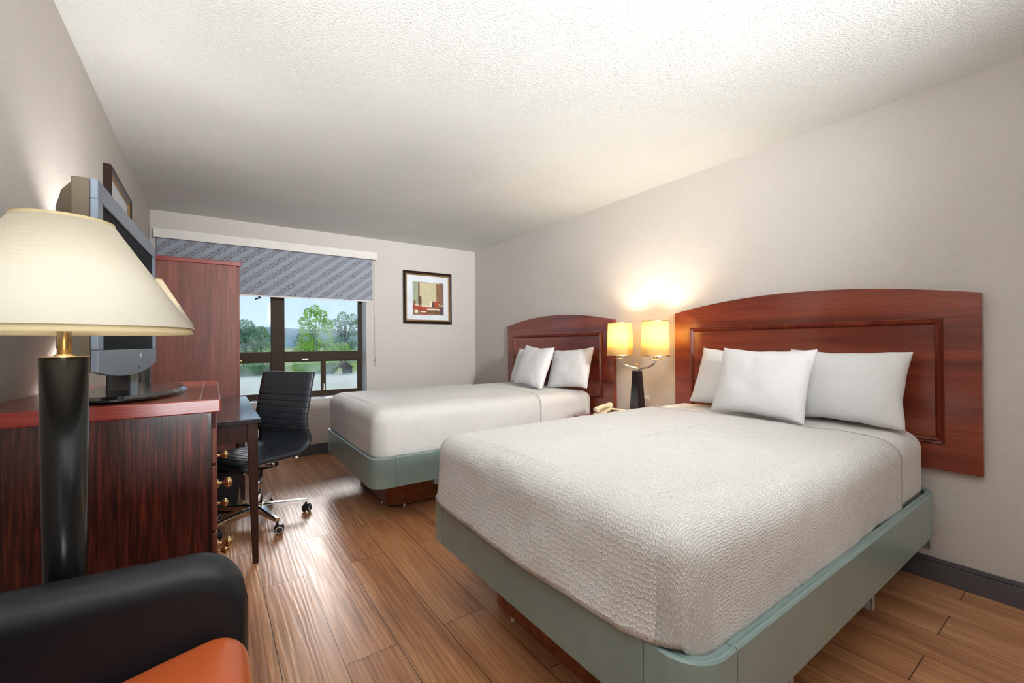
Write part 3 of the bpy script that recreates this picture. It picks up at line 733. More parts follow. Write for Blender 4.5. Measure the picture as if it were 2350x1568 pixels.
def picture(label, P, u0, u1, z0, z1, wall_thick):
    c = P((u0 + u1) / 2, (z0 + z1) / 2, 0)
    t = thing('framed_picture', label, 'picture', c, group='framed abstract prints')
    D = wall_thick
    bm = new(); pframe(bm, u0, u1, z0, z1, [(0, 0), (0, D), (.006, D + .004), (.012, D - .001), (.018, D + .003), (.032, D - .004)], P); obj('frame', bm, MT['frame_dark'], t)
    bm = new(); pframe(bm, u0, u1, z0, z1, [(.032, D - .004), (.036, D - .002), (.046, D - .010), (.050, D - .012)], P); obj('gold_lip', bm, MT['frame_gold'], t)
    def quad(bm, a, b, c_, d, dep, mi=0):
        f = bm.faces.new([bm.verts.new(P(u0 + (u1 - u0) * x, z0 + (z1 - z0) * y, dep)) for x, y in ((a, c_), (b, c_), (b, d), (a, d))]); f.material_index = mi
    def slab(bm, a, b, c_, d, d0, d1, mi=0):
        v0 = [bm.verts.new(P(u0 + (u1 - u0) * x, z0 + (z1 - z0) * y, d0)) for x, y in ((a, c_), (b, c_), (b, d), (a, d))]
        v1 = [bm.verts.new(P(u0 + (u1 - u0) * x, z0 + (z1 - z0) * y, d1)) for x, y in ((a, c_), (b, c_), (b, d), (a, d))]
        bm.faces.new(v1).material_index = mi; bm.faces.new(v0[::-1]).material_index = mi
        for i in range(4): bm.faces.new((v0[i], v0[(i + 1) % 4], v1[(i + 1) % 4], v1[i])).material_index = mi
    bm = new(); slab(bm, .05, .95, .05, .95, .002, D - .013); obj('mat_board', bm, MT['mat_board'], t)
    bm = new(); base = D - .0125
    a0, a1, b0, b1 = .19, .83, .17, .80
    def R(a, b, c_, d, k, lv): slab(bm, a0 + (a1 - a0) * a, a0 + (a1 - a0) * b, b0 + (b1 - b0) * c_, b0 + (b1 - b0) * d, base, base + .0004 + lv * .0003, k)
    R(0, 1, 0, 1, 5, 0); R(.22, .86, .28, .99, 0, 1); R(0, .18, .30, 1, 1, 1); R(.02, .09, .25, .45, 5, 2); R(.17, .21, .28, 1, 2, 2); R(.19, .28, .30, .56, 2, 2)
    R(.86, 1, .30, 1, 3, 2); R(.76, .86, .36, .97, 5, 2); R(.64, .84, .26, .42, 4, 3); R(.54, .62, .28, .44, 6, 3); R(.62, .66, .24, .42, 7, 4)
    R(0, .58, .17, .29, 4, 3); R(.28, .64, .25, .30, 6, 4); R(.08, .20, .28, .31, 6, 5); R(.88, 1, .28, .31, 6, 4); R(.45, .86, .15, .20, 6, 5); R(.20, .46, .12, .20, 4, 4)
    R(.24, .42, .08, .11, 6, 5); R(.86, 1, 0, .27, 7, 3); R(.44, .84, .05, .13, 2, 4); R(.06, .16, .06, .16, 6, 4); R(.20, .52, .02, .05, 4, 5); R(0, .05, .02, .2, 5, 4)
    for k in range(7): R(.50 + k * .05, .52 + k * .05, .152, .175, 7, 6)
    obj('abstract_print', bm, PC, t)
    return t
picture('square framed abstract print of sand and rust blocks on the window wall', lambda u, z, d: Vector((u, YB - d, z)), 1.913, 2.568, 1.449, 2.103, .022)
picture('square gilt framed print on the left wall above the television', lambda u, z, d: Vector((XL + d, u, z)), 3.045, 3.745, 1.47, 2.150, .030)

# ------------------------------------------------------------------ dresser
DZ = 1.042
dr = thing('dresser', 'tall mahogany dresser with brass knobs carrying the television', 'dresser', (-.23, 1.85, 0))
obj('carcass', B(XL + .006, -.012, 1.478, 2.232, .07, DZ - .037), MT['mahog'], dr)
obj('plinth', B(XL + .006, -.05, 1.49, 2.22, 0, .07), MT['desk_wood'], dr)
bm = B(XL + .002, .018, 1.455, 2.25, DZ - .037, DZ)
for f in bm.faces:
    if f.calc_center_median().z > DZ - .001: f.material_index = 1
obj('top', bm, [MT['redtop'], MT['dtop']], dr, bevel=.003)
obj('edge_inlay', B(-.030, -.027, 1.465, 2.245, DZ - .001, DZ + .0006), MT['brushed'], dr)
obj('front_frame', B(-.012, -.004, 1.478, 2.232, .07, DZ - .037), MT['desk_wood'], dr)
for i in range(5):
    z1_ = .945 - i * 0.0 ; z0_, z1_ = [(.855, .955), (.664, .848), (.476, .657), (.288, .469), (.095, .281)][i]
    d = obj('drawer', B(-.004, .010, 1.492, 2.218, z0_, z1_), MT['armoire'], dr, bevel=.003)
    if i:
        for yy in (1.645, 2.065):
            bm = new(); lathe(bm, [(.013, 0), (.013, .003), (.005, .005), (.005, .016), (.011, .020), (.016, .027), (.016, .031), (.010, .038), (0, .041)], 20,
                              mat=Matrix.Translation((.010, yy, (z0_ + z1_) / 2)) @ Matrix.Rotation(PI / 2, 4, 'Y'))
            obj('knob', bm, MT['brass'], d, smooth=True)

# ------------------------------------------------------------------ television
ta = math.atan2(2.17 - 1.335, -.18 + .213)           # direction of the screen's width
tv = thing('television', 'silver flat television with black screen standing on the dresser', 'television', (-.205, 1.775, DZ), ta)
Wt = .836; zb, ztp = 1.130 - DZ, 1.578 - DZ
def tvo(name, bm, mat, parent=None, **k): bm.transform(tv.matrix_world); return obj(name, bm, mat, parent or tv, **k)
# local: x along width (near end = -), y towards the wall (+), z up
FX = .02
hw = Wt / 2; n = 24
def chin(x): return zb - .026 * (1 - (x / hw) ** 2)
ol = [(-hw + 2 * hw * k / n, chin(-hw + 2 * hw * k / n)) for k in range(n + 1)]
outer = ol + [(hw, ztp), (-hw, ztp)]
sx0, sx1, sz0, sz1 = -hw + .045, hw - .045, zb + .052, ztp - .045
bm = new()
BZ = -.006
# bezel = ring of prisms around the screen hole
prism(bm, ol + [(hw, sz0), (-hw, sz0)], 'Y', BZ, .008)
prism(bm, [(-hw, sz1), (hw, sz1), (hw, ztp), (-hw, ztp)], 'Y', BZ, .008)
prism(bm, [(-hw, sz0), (sx0, sz0), (sx0, sz1), (-hw, sz1)], 'Y', BZ, .008)
prism(bm, [(sx1, sz0), (hw, sz0), (hw, sz1), (sx1, sz1)], 'Y', BZ, .008)
tvo('bezel', bm, MT['silver'], bevel=.002)
tvo('screen', B(sx0 - .004, sx1 + .004, -.001, .004, sz0 - .004, sz1 + .004), MT['screen'])
bm = new(); prism(bm, [(-hw, zb), (hw, zb), (hw, ztp), (-hw, ztp)], 'Y', .008, .040); tvo('side_band', bm, MT['tvback'], bevel=.003)
bm = new(); k0 = [(-hw + .01, zb + .01), (hw - .01, zb + .01), (hw - .01, ztp - .01), (-hw + .01, ztp - .01)]
lv = [(0, 0, .040), (.02, .018, .062), (.055, .05, .080), (.11, .10, .090)]
rings = []
for dx, dz, y in lv: rings.append([bm.verts.new((x - math.copysign(dx, x), y, z - math.copysign(dz, z - (zb + ztp) / 2))) for x, z in k0])
for a, b in zip(rings, rings[1:]):
    for i in range(4): bm.faces.new((a[i], a[(i + 1) % 4], b[(i + 1) % 4], b[i]))
bm.faces.new(rings[0][::-1]); bm.faces.new(rings[-1]); back = tvo('back_cover', bm, MT['tvback'])
bm = new(); box(bm, -hw + .014, -hw + .024, .046, .062, ztp - .100, ztp - .092); tvo('side_grip', bm, MT['tvback'])
bm = new(); prism(bm, [(-.07, .0), (.07, .0), (.055, zb + .02), (-.055, zb + .02)], 'Y', -.005, .05); tvo('stand_neck', bm, MT['blackgloss'], bevel=.004)
bm = new()
def ell(bm, a, b, z0, z1, c=(0, .02)):
    rs = []
    for s, z in ((.97, z0), (1, z0 + (z1 - z0) * .35), (1, z0 + (z1 - z0) * .6), (.93, z1)):
        rs.append([bm.verts.new((c[0] + a * s * math.cos(2 * PI * k / 64), c[1] + b * s * math.sin(2 * PI * k / 64), z)) for k in range(64)])
    for p, q in zip(rs, rs[1:]):
        for k in range(64): bm.faces.new((p[k], p[(k + 1) % 64], q[(k + 1) % 64], q[k]))
    bm.faces.new(rs[0][::-1]); bm.faces.new(rs[-1])
ell(bm, .285, .135, 0, .018, (0, -.0)); tvo('stand_base', bm, MT['blackgloss'])
# small maker's mark and lettering on the bezel
tm = tv.matrix_world @ Matrix.Translation((.10, BZ - .0005, zb + .030)) @ Matrix.Rotation(PI / 2, 4, 'X')
text_obj('bezel_lettering', 'LG', .020, MT['whiteplastic'], tm, tv)
tm = tv.matrix_world @ Matrix.Translation((.075, BZ - .0005, zb - .008)) @ Matrix.Rotation(PI / 2, 4, 'X')
text_obj('power_mark', 'b  o', .012, MT['blackplastic'], tm, tv)

# ------------------------------------------------------------------ desk, bin, chair
DKZ = .793
dk = thing('desk', 'dark wooden desk with glossy black speckled top between dresser and armoire', 'desk', (-.12, 3.33, 0))
obj('desktop', B(XL + .004, .216, 2.715, 3.972, DKZ - .026, DKZ), MT['granite'], dk, bevel=.003)
bm = new(); box(bm, XL + .03, .185, 2.745, 2.765, .665, DKZ - .026); box(bm, XL + .03, .185, 3.92, 3.94, .665, DKZ - .026)
box(bm, .170, .188, 2.765, 3.92, .665, DKZ - .026); box(bm, XL + .03, XL + .048, 2.765, 3.92, .665, DKZ - .026)
obj('apron', bm, MT['desk_wood'], dk)
for cx, cy, sx_, sy_ in ((.203, 2.735, -1, 1), (.203, 3.952, -1, -1), (XL + .012, 2.735, 1, 1), (XL + .012, 3.952, 1, -1)):
    bm = new(); a, b = .052, .028
    v0 = [bm.verts.new((cx + sx_ * u * b, cy + sy_ * w * b, 0)) for u, w in ((0, 0), (1, 0), (1, 1), (0, 1))]
    v1 = [bm.verts.new((cx + sx_ * u * a, cy + sy_ * w * a, DKZ - .026)) for u, w in ((0, 0), (1, 0), (1, 1), (0, 1))]
    bm.faces.new(v0[::-1]); bm.faces.new(v1)
    for i in range(4): bm.faces.new((v0[i], v0[(i + 1) % 4], v1[(i + 1) % 4], v1[i]))
    obj('leg', bm, MT['desk_wood'], dk, bevel=.002)
bn = thing('waste_bin', 'black plastic waste bin on the floor under the desk', 'bin', (.045, 4.00 - .22, 0))
bm = new(); frustum(bm, .040, 3.78, 0, .29, .095, .125)
bm.faces.ensure_lookup_table(); bmesh.ops.delete(bm, geom=[f for f in bm.faces if f.calc_center_median().z > .285], context='FACES')
o = obj('bucket', bm, MT['blackplastic'], bn); solid(o, .003)
bm = new(); box(bm, -.088, -.083, 3.652, 3.908, .28, .292); box(bm, .163, .168, 3.652, 3.908, .28, .292); box(bm, -.088, .168, 3.652, 3.657, .28, .292); box(bm, -.088, .168, 3.903, 3.908, .28, .292); obj('rim', bm, MT['blackplastic'], bn)

CC = Vector((.25, 3.37, 0))
oc = thing('office_chair', 'black ribbed leather office chair on a chrome five star base at the desk', 'chair', CC)
F_ = Vector((-.835, -.55, 0)).normalized(); R_ = Vector((-F_.y, F_.x, 0))   # forward, side
def catmull(P, n=10):
    out = []
    Q = [P[0]] + P + [P[-1]]
    for i in range(1, len(Q) - 2):
        p0, p1, p2, p3 = [Vector(q) for q in Q[i - 1:i + 3]]
        for k in range(n):
            t = k / n; out.append(.5 * ((2 * p1) + (p2 - p0) * t + (2 * p0 - 5 * p1 + 4 * p2 - p3) * t * t + (3 * p1 - p0 - 3 * p2 + p3) * t ** 3))
    out.append(Vector(P[-1])); return out
prof = [(-.272, 1.000), (-.246, .90), (-.228, .80), (-.206, .70), (-.208, .62), (-.232, .555), (-.222, .495), (-.165, .462), (-.07, .458), (.05, .462), (.16, .462), (.225, .448), (.245, .430)]
cv = catmull([Vector((a, b, 0)) for a, b in prof], 40)
L = [0]
for a, b in zip(cv, cv[1:]): L.append(L[-1] + (b - a).length)
bm = new(); rows = []
nw = 12; hwid = .248
for i, p in enumerate(cv):
    t = (cv[min(i + 1, len(cv) - 1)] - cv[max(i - 1, 0)]).normalized(); nrm = Vector((t.y * -1, t.x, 0)) * -1   # towards sitter
    if nrm.x < 0 and p.y > .6: nrm = -nrm
    s = L[i]
    ribbed = (s > .13 and p.y > .585) or (p.x > -.12 and p.y < .48)
    gq = (s % .043) / .043; dd = min(gq, 1 - gq)
    gr = -.006 * math.exp(-(dd / .07) ** 2) if ribbed else 0
    endr = min(1, min(s, L[-1] - s) / .015)
    th = .014 * math.sqrt(max(0.04, 1 - (1 - endr) ** 2))
    row = []
    for side in (1, -1):
        for j in range(nw + 1):
            w = -hwid + 2 * hwid * j / nw
            if side == -1: w = -w
            e = 1 - .35 * (abs(w) / hwid) ** 12
            q2 = p + nrm * ((th + gr) * e * side)
            c3 = CC + Vector((-.02, 0, 0)) + F_ * q2.x + R_ * w + Vector((0, 0, q2.y)); row.append(bm.verts.new(c3))
    rows.append(row)
for a, b in zip(rows, rows[1:]):
    n_ = len(a)
    for k in range(n_): bm.faces.new((a[k], a[(k + 1) % n_], b[(k + 1) % n_], b[k]))
bm.faces.new(rows[0][::-1]); bm.faces.new(rows[-1])
obj('seat_shell', bm, MT['chairleather'], oc, smooth=True)
for s in (-1, 1):
    bm = new(); pts = [CC + F_ * (p.x - .004) + R_ * (s * (hwid - .03)) + Vector((-.02, 0, p.y - .022)) for p in cv[276::12]]
    tube(bm, pts, .007, 8); obj('side_frame', bm, MT['chrome'], oc, smooth=True)
bm = new(); 
for d in (-.10, .08): tube(bm, [CC + F_ * d + R_ * (-hwid) + Vector((0, 0, .432)), CC + F_ * d + R_ * (-.05) + Vector((0, 0, .405)), CC + F_ * d + R_ * .05 + Vector((0, 0, .405)), CC + F_ * d + R_ * hwid + Vector((0, 0, .432))], .011, 8)
obj('seat_bracket', bm, MT['chrome'], oc, smooth=True)
mech = Matrix.Translation(CC + Vector((0, 0, .375))) @ Matrix.Rotation(math.atan2(F_.y, F_.x), 4, 'Z')
bm = new(); box(bm, -.11, .11, -.06, .06, -.02, .035, mat=mech); obj('tilt_mechanism', bm, MT['blackplastic'], oc, bevel=.006)
bm = new(); tube(bm, [mech @ Vector((0, -.05, 0)), mech @ Vector((0, -.16, -.005)), mech @ Vector((.01, -.22, -.01))], .005, 8); obj('height_lever', bm, MT['blackplastic'], oc)
bm = new(); lathe(bm, [(.026, .30), (.026, .36)], 20, CC); obj('cylinder_cover', bm, MT['blackplastic'], oc, smooth=True)
bm = new(); lathe(bm, [(.017, .20), (.017, .30)], 20, CC); lathe(bm, [(.026, .075), (.028, .10), (.024, .125), (.024, .21)], 20, CC); obj('gas_cylinder', bm, MT['chrome'], oc, smooth=True)
bm = new(); lathe(bm, [(.030, .070), (.045, .078), (.045, .118), (.028, .126)], 24, CC); obj('base_hub', bm, MT['chrome'], oc, smooth=True)
leg0 = None
for k in range(5):
    a = math.radians(-2 - 72 * k)
    Mx = Matrix.Translation(CC) @ Matrix.Rotation(a, 4, 'Z')
    bm = new(); r0, r1 = .03, .30
    v = []
    for r, hw_, z0, z1 in ((r0, .026, .074, .122), (r1, .014, .078, .100)):
        v.append([bm.verts.new((r, s * hw_, z)) for s, z in ((-1, z0), (1, z0), (1, z1 - .006), (.55, z1), (-.55, z1), (-1, z1 - .006))])
    for i in range(6): bm.faces.new((v[0][i], v[0][(i + 1) % 6], v[1][(i + 1) % 6], v[1][i]))
    bm.faces.new(v[0][::-1]); bm.faces.new(v[1]); bm.transform(Mx)
    lg = obj('base_leg', bm, MT['chrome'], oc, bevel=.002)
    Mc = Matrix.Translation(CC) @ Matrix.Rotation(a, 4, 'Z') @ Matrix.Translation((.292, 0, 0)) @ Matrix.Rotation(math.radians(55 + 13 * k), 4, 'Z')
    bm = new(); lathe(bm, [(.008, .058), (.008, .085)], 10, mat=Mc)
    # half hood above the wheels
    for i in range(10):
        a0, a1 = PI * (.0 + i / 10), PI * ((i + 1) / 10)
        q = [Vector((.012 + .030 * math.cos(t), w, .030 + .030 * math.sin(t))) for t, w in ((a0, -.017), (a1, -.017), (a1, .017), (a0, .017))]
        bm.faces.new([bm.verts.new(Mc @ x) for x in q])
    cs = obj('caster', bm, MT['blackplastic'], oc)
    for w in (-.017, .017):
        Mw = Mc @ Matrix.Translation((.012, w, .0275)) @ Matrix.Rotation(PI / 2, 4, 'X')
        bm = new(); lathe(bm, [(.006, -.009), (.020, -.009), (.0265, -.006), (.0275, 0), (.0265, .006), (.020, .009), (.006, .009)], 24, mat=Mw); wh = obj('wheel', bm, MT['blackplastic'], cs, smooth=True)
        bm = new(); sg = 1 if w < 0 else -1
        lathe(bm, [(.017, .0091 * sg), (.0205, .0098 * sg), (.0225, .0085 * sg)], 24, mat=Mw, caps=False)
        obj('wheel_ring', bm, MT['whiteplastic'], cs)

# ------------------------------------------------------------------ armoire
ar = thing('armoire', 'tall reddish brown wooden armoire in the corner partly covering the window', 'armoire', (-.14, 4.45, 0))
AX, AY0, AY1 = .176, 4.00, 4.86
obj('carcass', B(XL + .004, AX - .018, AY0, AY1, .08, 1.815), MT['armoire'], ar)
obj('plinth', B(XL + .004, AX - .05, AY0 + .02, AY1 - .02, 0, .08), MT['desk_wood'], ar)
obj('cornice', B(XL + .002, AX + .012, AY0 - .014, AY1 + .012, 1.815, 1.848), MT['redtop'], ar, bevel=.003)
for a, b, kz in ((AY0 + .003, (AY0 + AY1) / 2 - .001, 1), ((AY0 + AY1) / 2 + .001, AY1 - .003, -1)):
    d = obj('door', B(AX - .018, AX, a, b, .68, 1.81), MT['armoire'], ar, bevel=.002)
    ky = b - .05 if kz > 0 else a + .05
    bm = new(); lathe(bm, [(.005, 0), (.005, .014), (.013, .022), (.010, .030), (0, .032)], 16, mat=Matrix.Translation((AX, ky, 1.05)) @ Matrix.Rotation(PI / 2, 4, 'Y')); obj('knob', bm, MT['brass'], d, smooth=True)
for i in range(2):
    d = obj('drawer', B(AX - .018, AX, AY0 + .003, AY1 - .003, .09 + i * .295, .38 + i * .295), MT['armoire'], ar, bevel=.002)
    for ky in (AY0 + .2, AY1 - .2):
        bm = new(); lathe(bm, [(.005, 0), (.005, .014), (.013, .022), (.010, .030), (0, .032)], 16, mat=Matrix.Translation((AX, ky, .235 + i * .295)) @ Matrix.Rotation(PI / 2, 4, 'Y')); obj('knob', bm, MT['brass'], d, smooth=True)

# ------------------------------------------------------------------ floor lamps
def floor_lamp(x, y, label, watt, dz=0, r0=.180, r1=.064, hs=.185, rb=.105):
    t = thing('floor_lamp', label, 'lamp', (x, y, 0), group='matching floor lamps by the left wall')
    bm = new(); lathe(bm, [(0, 0), (rb - .003, 0), (rb, .008), (rb - .006, .018), (.035, .024)], 48, (x, y, 0)); obj('base', bm, MT['lampblack'], t, smooth=True)
    bm = new(); lathe(bm, [(.0205, .02), (.0235, .40), (.0268, .76), (.0315, 1.172 + dz)], 48, (x, y, 0)); obj('column', bm, MT['lampblack'], t, smooth=True)
    bm = new(); lathe(bm, [(.0318, 0), (.0320, .002), (.014, .0025), (.013, .005), (.010, .006)], 48, (x, y, 1.172 + dz)); obj('column_cap', bm, MT['goldneck'], t, smooth=True)
    bm = new(); lathe(bm, [(.0095, 1.176 + dz), (.0095, 1.31 + dz)], 28, (x, y, 0)); obj('neck', bm, MT['goldneck'], t, smooth=True)
    z0, z1 = 1.214 + dz, 1.214 + hs + dz
    bm = new(); lathe(bm, [(r0, z0 + .010), (r1, z1)], 72, (x, y, 0), caps=False); sh = obj('lamp_shade', bm, MT['shade_big'], t, smooth=True); solid(sh, .0012)
    bm = new(); lathe(bm, [(r0 + .0005, z0 - .001), (r0 + .0015, z0), (r0 - .005, z0 + .012), (r0 - .008, z0 + .012), (r0 + .0005, z0 - .001)], 72, (x, y, 0), caps=False); obj('bottom_trim', bm, MT['shade_trim'], sh, smooth=True)
    bm = new(); lathe(bm, [(r1 + .0025, z1 - .004), (r1 + .002, z1 + .003), (r1 - .003, z1 + .003), (r1 - .002, z1 - .004)], 72, (x, y, 0), caps=False); obj('top_trim', bm, MT['shade_trim'], sh, smooth=True)
    bm = new()
    for k in range(3):
        a = 2 * PI * k / 3 + .4; tube(bm, [(x, y, z1 - .012), (x + r1 * math.cos(a), y + r1 * math.sin(a), z1 - .002)], .0015, 6)
    obj('shade_spider', bm, MT['brushed'], t)
    bm = new(); lathe(bm, [(.012, 0), (.016, .012), (.024, .030), (.020, .048), (0, .058)], 20, (x, y, 1.31 + dz))
    mb = Mat('lit_bulb', .5, (1, .95, .85, 1)); mb.b.inputs['Emission Color'].default_value = (1, .9, .75, 1); mb.b.inputs['Emission Strength'].default_value = 5
    obj('bulb', bm, mb.m, t, smooth=True)
    lamp('floor_lamp_light', 'POINT', (x, y, 1.36 + dz), watt, (1, .97, .93), shadow_soft_size=.025)
floor_lamp(-.212, 1.062, 'floor lamp with black column and wide cream shade between armchair and dresser', .9, hs=.195)
floor_lamp(-.242, 2.335, 'floor lamp mostly hidden behind the television, lit cream shade showing', 24, dz=.052, r0=.176, r1=.068, hs=.205, rb=.088)

# ------------------------------------------------------------------ armchair
ac = thing('armchair', 'black leather tub armchair with an orange seat beside the dresser', 'armchair', (-.12, .75, 0))
path = []
for k in range(9): path.append(Vector((.055 - .31 * k / 8, .985)))
for k in range(1, 13): a = PI / 2 + PI / 2 * k / 12; path.append(Vector((-.255 + .15 * math.cos(a), .835 + .15 * math.sin(a))))
for k in range(1, 8): path.append(Vector((-.405, .835 - .30 * k / 8)))
for k in range(0, 13): a = PI + PI / 2 * k / 12; path.append(Vector((-.255 + .15 * math.cos(a), .535 + .15 * math.sin(a))))
for k in range(1, 9): path.append(Vector((-.255 + .31 * k / 8, .385)))
# densify the ends
def ends(P):
    d0 = (P[1] - P[0]).length; out = []
    for k in range(10): out.append(P[0].lerp(P[1], (1 - math.cos(PI / 2 * k / 10)) * .9))
    out += P[1:-1]
    for k in range(9, -1, -1): out.append(P[-1].lerp(P[-2], (1 - math.cos(PI / 2 * k / 10)) * .9))
    return out
ext = .105
path = [path[0] + Vector((0, 0))] + path[1:]
P2 = []
tot = 0
dense = []
for a, b in zip(path, path[1:]):
    m_ = max(1, int((b - a).length / .008))
    for k in range(m_): dense.append(a.lerp(b, k / m_))
dense.append(path[-1]); LL = [0]
for a, b in zip(dense, dense[1:]): LL.append(LL[-1] + (b - a).length)
bm = new(); rows = []; tot = LL[-1]
for i, p in enumerate(dense):
    t = (dense[min(i + 1, len(dense) - 1)] - dense[max(i - 1, 0)]).normalized(); nr = Vector((-t.y, t.x))
    s = min(LL[i], tot - LL[i])
    e = max(0.0, min(1, s / .10)); rz_ = math.sqrt(max(0, 1 - (1 - e) ** 2.4))
    e2 = max(0.0, min(1, s / .045)); rt_ = math.sqrt(max(0.0, 1 - (1 - e2) ** 2))
    zt_ = .70 + .106 * rz_ + .018 * min(1, max(0, (s - .1) / .5)); zb_ = .16
    hw_ = .050 * max(.04, rt_); row = []
    loop = []
    for k in range(13): a = PI * k / 12; loop.append((hw_ * math.cos(a), zt_ - .05 + .05 * math.sin(a)))
    loop += [(-hw_, .5), (-hw_, .3), (-hw_, zb_), (hw_, zb_), (hw_, .3), (hw_, .5)]
    for u, z in loop: row.append(bm.verts.new((p.x + nr.x * u, p.y + nr.y * u, z)))
    rows.append(row)
for a, b in zip(rows, rows[1:]):
    n_ = len(a)
    for k in range(n_): bm.faces.new((a[k], a[(k + 1) % n_], b[(k + 1) % n_], b[k]))
bm.faces.new(rows[0][::-1]); bm.faces.new(rows[-1])
obj('arm_and_back', bm, MT['blackleather'], ac, smooth=True)
bm = new(); rbox(bm, (-.150, .685, .560), (.40, .49, .20), .06, 7, crown=.03, f=lambda p: Vector((p.x, p.y, p.z + .22 * (p.x + .150)))); obj('seat_cushion', bm, MT['orange'], ac, smooth=True)
obj('seat_base', B(-.33, .04, .445, .925, .17, .41), MT['blackleather'], ac, bevel=.01)
for x, y in ((.03, .41), (.03, .96), (-.36, .47), (-.36, .90)):
    bm = new(); lathe(bm, [(.012, 0), (.020, .17)], 14, (x, y, 0)); obj('leg', bm, MT['desk_wood'], ac, smooth=True)

# ------------------------------------------------------------------ outdoors
GZ = -.38
bm = new(); box(bm, -60, 120, YB + .35, 26, GZ - .2, GZ); o = struct('parking_lot', bm, MT['asphalt'])
bm = new(); box(bm, -300, 500, 26, 420, GZ - .25, GZ - .01); struct('grass_field', bm, MT['grass'])
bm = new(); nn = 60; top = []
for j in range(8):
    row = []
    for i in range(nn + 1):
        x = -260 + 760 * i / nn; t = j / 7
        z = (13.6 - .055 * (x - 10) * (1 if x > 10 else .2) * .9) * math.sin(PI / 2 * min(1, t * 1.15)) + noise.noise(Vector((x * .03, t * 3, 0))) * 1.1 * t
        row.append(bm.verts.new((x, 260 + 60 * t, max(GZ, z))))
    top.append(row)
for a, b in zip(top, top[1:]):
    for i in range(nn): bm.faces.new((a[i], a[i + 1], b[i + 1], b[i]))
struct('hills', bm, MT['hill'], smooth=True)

def leaves(bm, c, rad, n, size, rng):
    for _ in range(n):
        while True:
            d = Vector((rng.uniform(-1, 1), rng.uniform(-1, 1), rng.uniform(-1, 1)))
            if .25 < d.length < 1: break
        d = d.normalized() * d.length ** .4
        p = Vector(c) + Vector((d.x * rad[0], d.y * rad[1], d.z * rad[2]))
        u = Vector((rng.uniform(-1, 1), rng.uniform(-1, 1), rng.uniform(-1, 1))).normalized(); w = u.orthogonal().normalized(); s = size * rng.uniform(.6, 1.3)
        bm.faces.new([bm.verts.new(p + q) for q in (-u * s * .5, w * s * .3, u * s * .5, -w * s * .3)])
def tree(x, y, h, clumps, mat, label, name='tree', cat='tree', leaf=.16, n=260, trunk=.09, group=None, branches=5):
    rng = random.Random(int(x * 100) + int(y))
    t = thing(name, label, cat, (x, y, GZ), group=group or ('trees and bushes beyond the road' if name == 'tree' else 'small plants by the peaked box'))
    bm = new()
    for cx, cz, rx, rz in clumps: leaves(bm, (x + cx, y + rng.uniform(-.4, .4), GZ + cz), (rx, rx, rz), int(n * rx * rz * 1.6) + 60, leaf, rng)
    obj('foliage', bm, mat, t)
    bm = new(); tube(bm, [(x, y, GZ), (x + .03, y, GZ + h * .3), (x - .02, y, GZ + h * .62)], [trunk, trunk * .8, trunk * .4], 8)
    for k in range(branches):
        cx, cz, rx, rz = clumps[k % len(clumps)]; z0 = GZ + h * (.18 + .07 * k)
        tube(bm, [(x, y, z0), (x + cx * .5, y, (z0 + GZ + cz) / 2 + .1), (x + cx, y, GZ + cz + rz * .4)], [trunk * .5, trunk * .35, trunk * .12], 6)
    obj('trunk', bm, MT['bark'], t)
    return t
tree(7.30, 40, 5.1, [(-.05, 4.55, .42, .5), (-.55, 4.3, .35, .5), (.45, 4.1, .5, .55), (-.95, 3.6, .45, .4), (-.6, 2.9, .7, .6), (.2, 3.2, .9, .7), (.9, 3.2, .5, .7), (-.5, 2.0, .9, .7), (.5, 2.2, 1., .8), (-.9, 1.3, .8, .7), (.1, 1.2, 1.0, .8), (1.1, 1.2, .6, .7)], MT['leaf_lime'], 'tall lime green tree behind the lamp post across the road', leaf=.19, n=330)
tree(11.2, 46, 5.0, [(-.2, 4.4, .6, .6), (.7, 4.2, .6, .6), (-1.0, 3.5, .7, .7), (1.2, 3.4, .7, .8), (.1, 3.3, .8, .7), (-.9, 2.3, .8, .8), (.9, 2.2, .9, .8), (-1.2, 1.3, .7, .7), (.0, 1.2, .8, .7), (1.2, 1.2, .8, .7)], MT['leaf_mid'], 'open darker tree with crooked branches to the right of the lime green tree', leaf=.17, n=430, trunk=.13, branches=9)
tree(3.0, 56, 4.4, [(0, 3.6, 1., .9), (-.9, 2.6, .9, .9), (.8, 2.4, 1., 1.), (0, 1.3, 1.2, 1.)], MT['leaf_grey'], 'grey green tree at the left edge of the view beside the armoire', leaf=.26, n=300)
tree(5.2, 65, 4.2, [(0, 3.3, .8, .8), (-.8, 2.4, .9, .8), (.7, 2.3, .9, .8), (0, 1.3, 1.1, 1.)], MT['leaf_mid'], 'round green tree seen in the upper left pane in front of the hill', leaf=.26, n=300)
tree(7.6, 74, 2.6, [(0, 1.9, .7, .7), (-.3, 1.1, .9, .8), (.5, 1.1, .7, .7)], MT['leaf_lime'], 'small yellow green tree by the thick window mullion', leaf=.22, n=150)
tree(8.3, 55, 3.2, [(0, 2.5, .35, .5), (-.1, 1.8, .5, .5), (.1, 1.1, .6, .6)], MT['leaf_dark'], 'small dark evergreen left of the lime green tree', leaf=.2, n=220)
tree(10.2, 42, 2.4, [(0, 1.4, .7, .6), (.4, .9, .8, .6)], MT['leaf_grey'], 'low grey green bush under the open darker tree', leaf=.17, n=220)
tree(8.9, 38, 2.0, [(0, 1.35, .7, .4), (-.6, 1.0, .7, .5), (.3, .8, .8, .6)], MT['leaf_lime'], 'low yellow green bush to the right of the street lamp', leaf=.15, n=260)
tree(5.9, 37, 2.0, [(0, 1.1, .6, .45), (-.5, .9, .5, .5), (.5, 1.2, .6, .5)], MT['leaf_lime'], 'low yellow green bush to the left of the street lamp', leaf=.15, n=260)
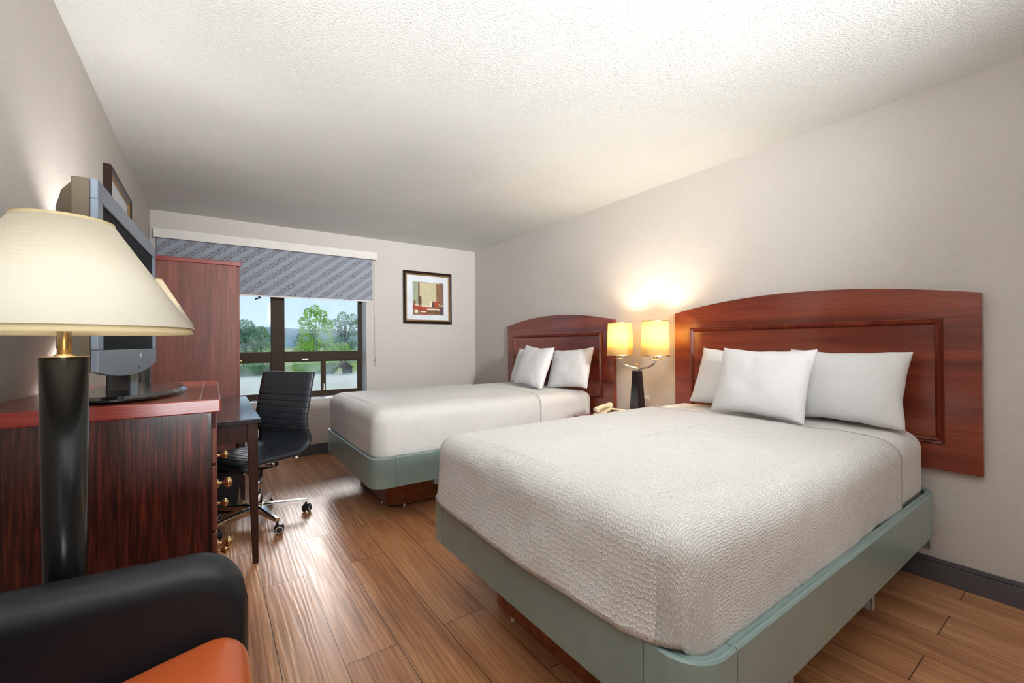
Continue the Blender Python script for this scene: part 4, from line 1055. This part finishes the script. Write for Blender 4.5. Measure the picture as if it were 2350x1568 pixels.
for hx0, hx1, lab in ((-1.0, 3.1, 'clipped green hedge across the road, its left stretch behind the chair'), (3.6, 5.9, 'clipped green hedge across the road, its right stretch beside the small box')):
    rng = random.Random(5); bm = new()
    box(bm, hx0 + .1, hx1 - .1, 26.1, 26.6, GZ, GZ + .55)
    for _ in range(int((hx1 - hx0) * 900)):
        p = Vector((rng.uniform(hx0, hx1), 26.0 + rng.random() * .7, GZ + rng.random() * .68 + .02))
        u = Vector((rng.uniform(-1, 1), rng.uniform(-1, 1), rng.uniform(-1, 1))).normalized(); w = u.orthogonal().normalized(); s = .09
        bm.faces.new([bm.verts.new(p + q) for q in (-u * s * .5, w * s * .3, u * s * .5, -w * s * .3)])
    tag(obj('hedge', bm, MT['leaf_mid'] if hx0 < 0 else MT['leaf_lime']), lab, 'hedge')
sl = thing('street_lamp', 'thin grey street lamp with a double head in front of the lime green tree', 'street lamp', (6.0, 33, GZ))
bm = new(); tube(bm, [(6.0, 33, GZ), (6.0, 33, 2.10)], [.05, .035], 10); obj('pole', bm, MT['metalpole'], sl)
bm = new(); box(bm, 5.55, 5.90, 32.9, 33.1, 2.06, 2.14); box(bm, 6.10, 6.45, 32.9, 33.1, 2.06, 2.14); box(bm, 5.9, 6.1, 32.97, 33.03, 2.08, 2.12); obj('lamp_head', bm, MT['whiteplastic'], sl)
sb = thing('utility_box', 'small weathered box with a peaked roof beside the hedge', 'box', (6.15, 25.0, GZ))
obj('walls', B(5.95, 6.40, 24.8, 25.2, GZ, GZ + .38), MT['shed'], sb)
bm = new(); prism(bm, [(5.65, GZ + .34), (6.45, GZ + .34), (6.05, GZ + .66), (5.95, GZ + .66)], 'Y', 24.7, 25.3); obj('roof', bm, MT['bark'], sb)
tree(5.32, 24.6, .8, [(0, .35, .32, .3), (-.25, .22, .25, .22)], MT['leaf_dark'], 'small dark green bush against the peaked roof box', name='bush', cat='bush', leaf=.09, n=1500, trunk=.02, branches=2)
tree(7.1, 25.5, .7, [(-.3, .33, .4, .22), (.5, .36, .5, .24), (1.3, .3, .5, .2)], MT['leaf_lime'], 'yellow green weeds to the right of the peaked roof box', name='bush', cat='bush', leaf=.08, n=1100, trunk=.02, branches=2)
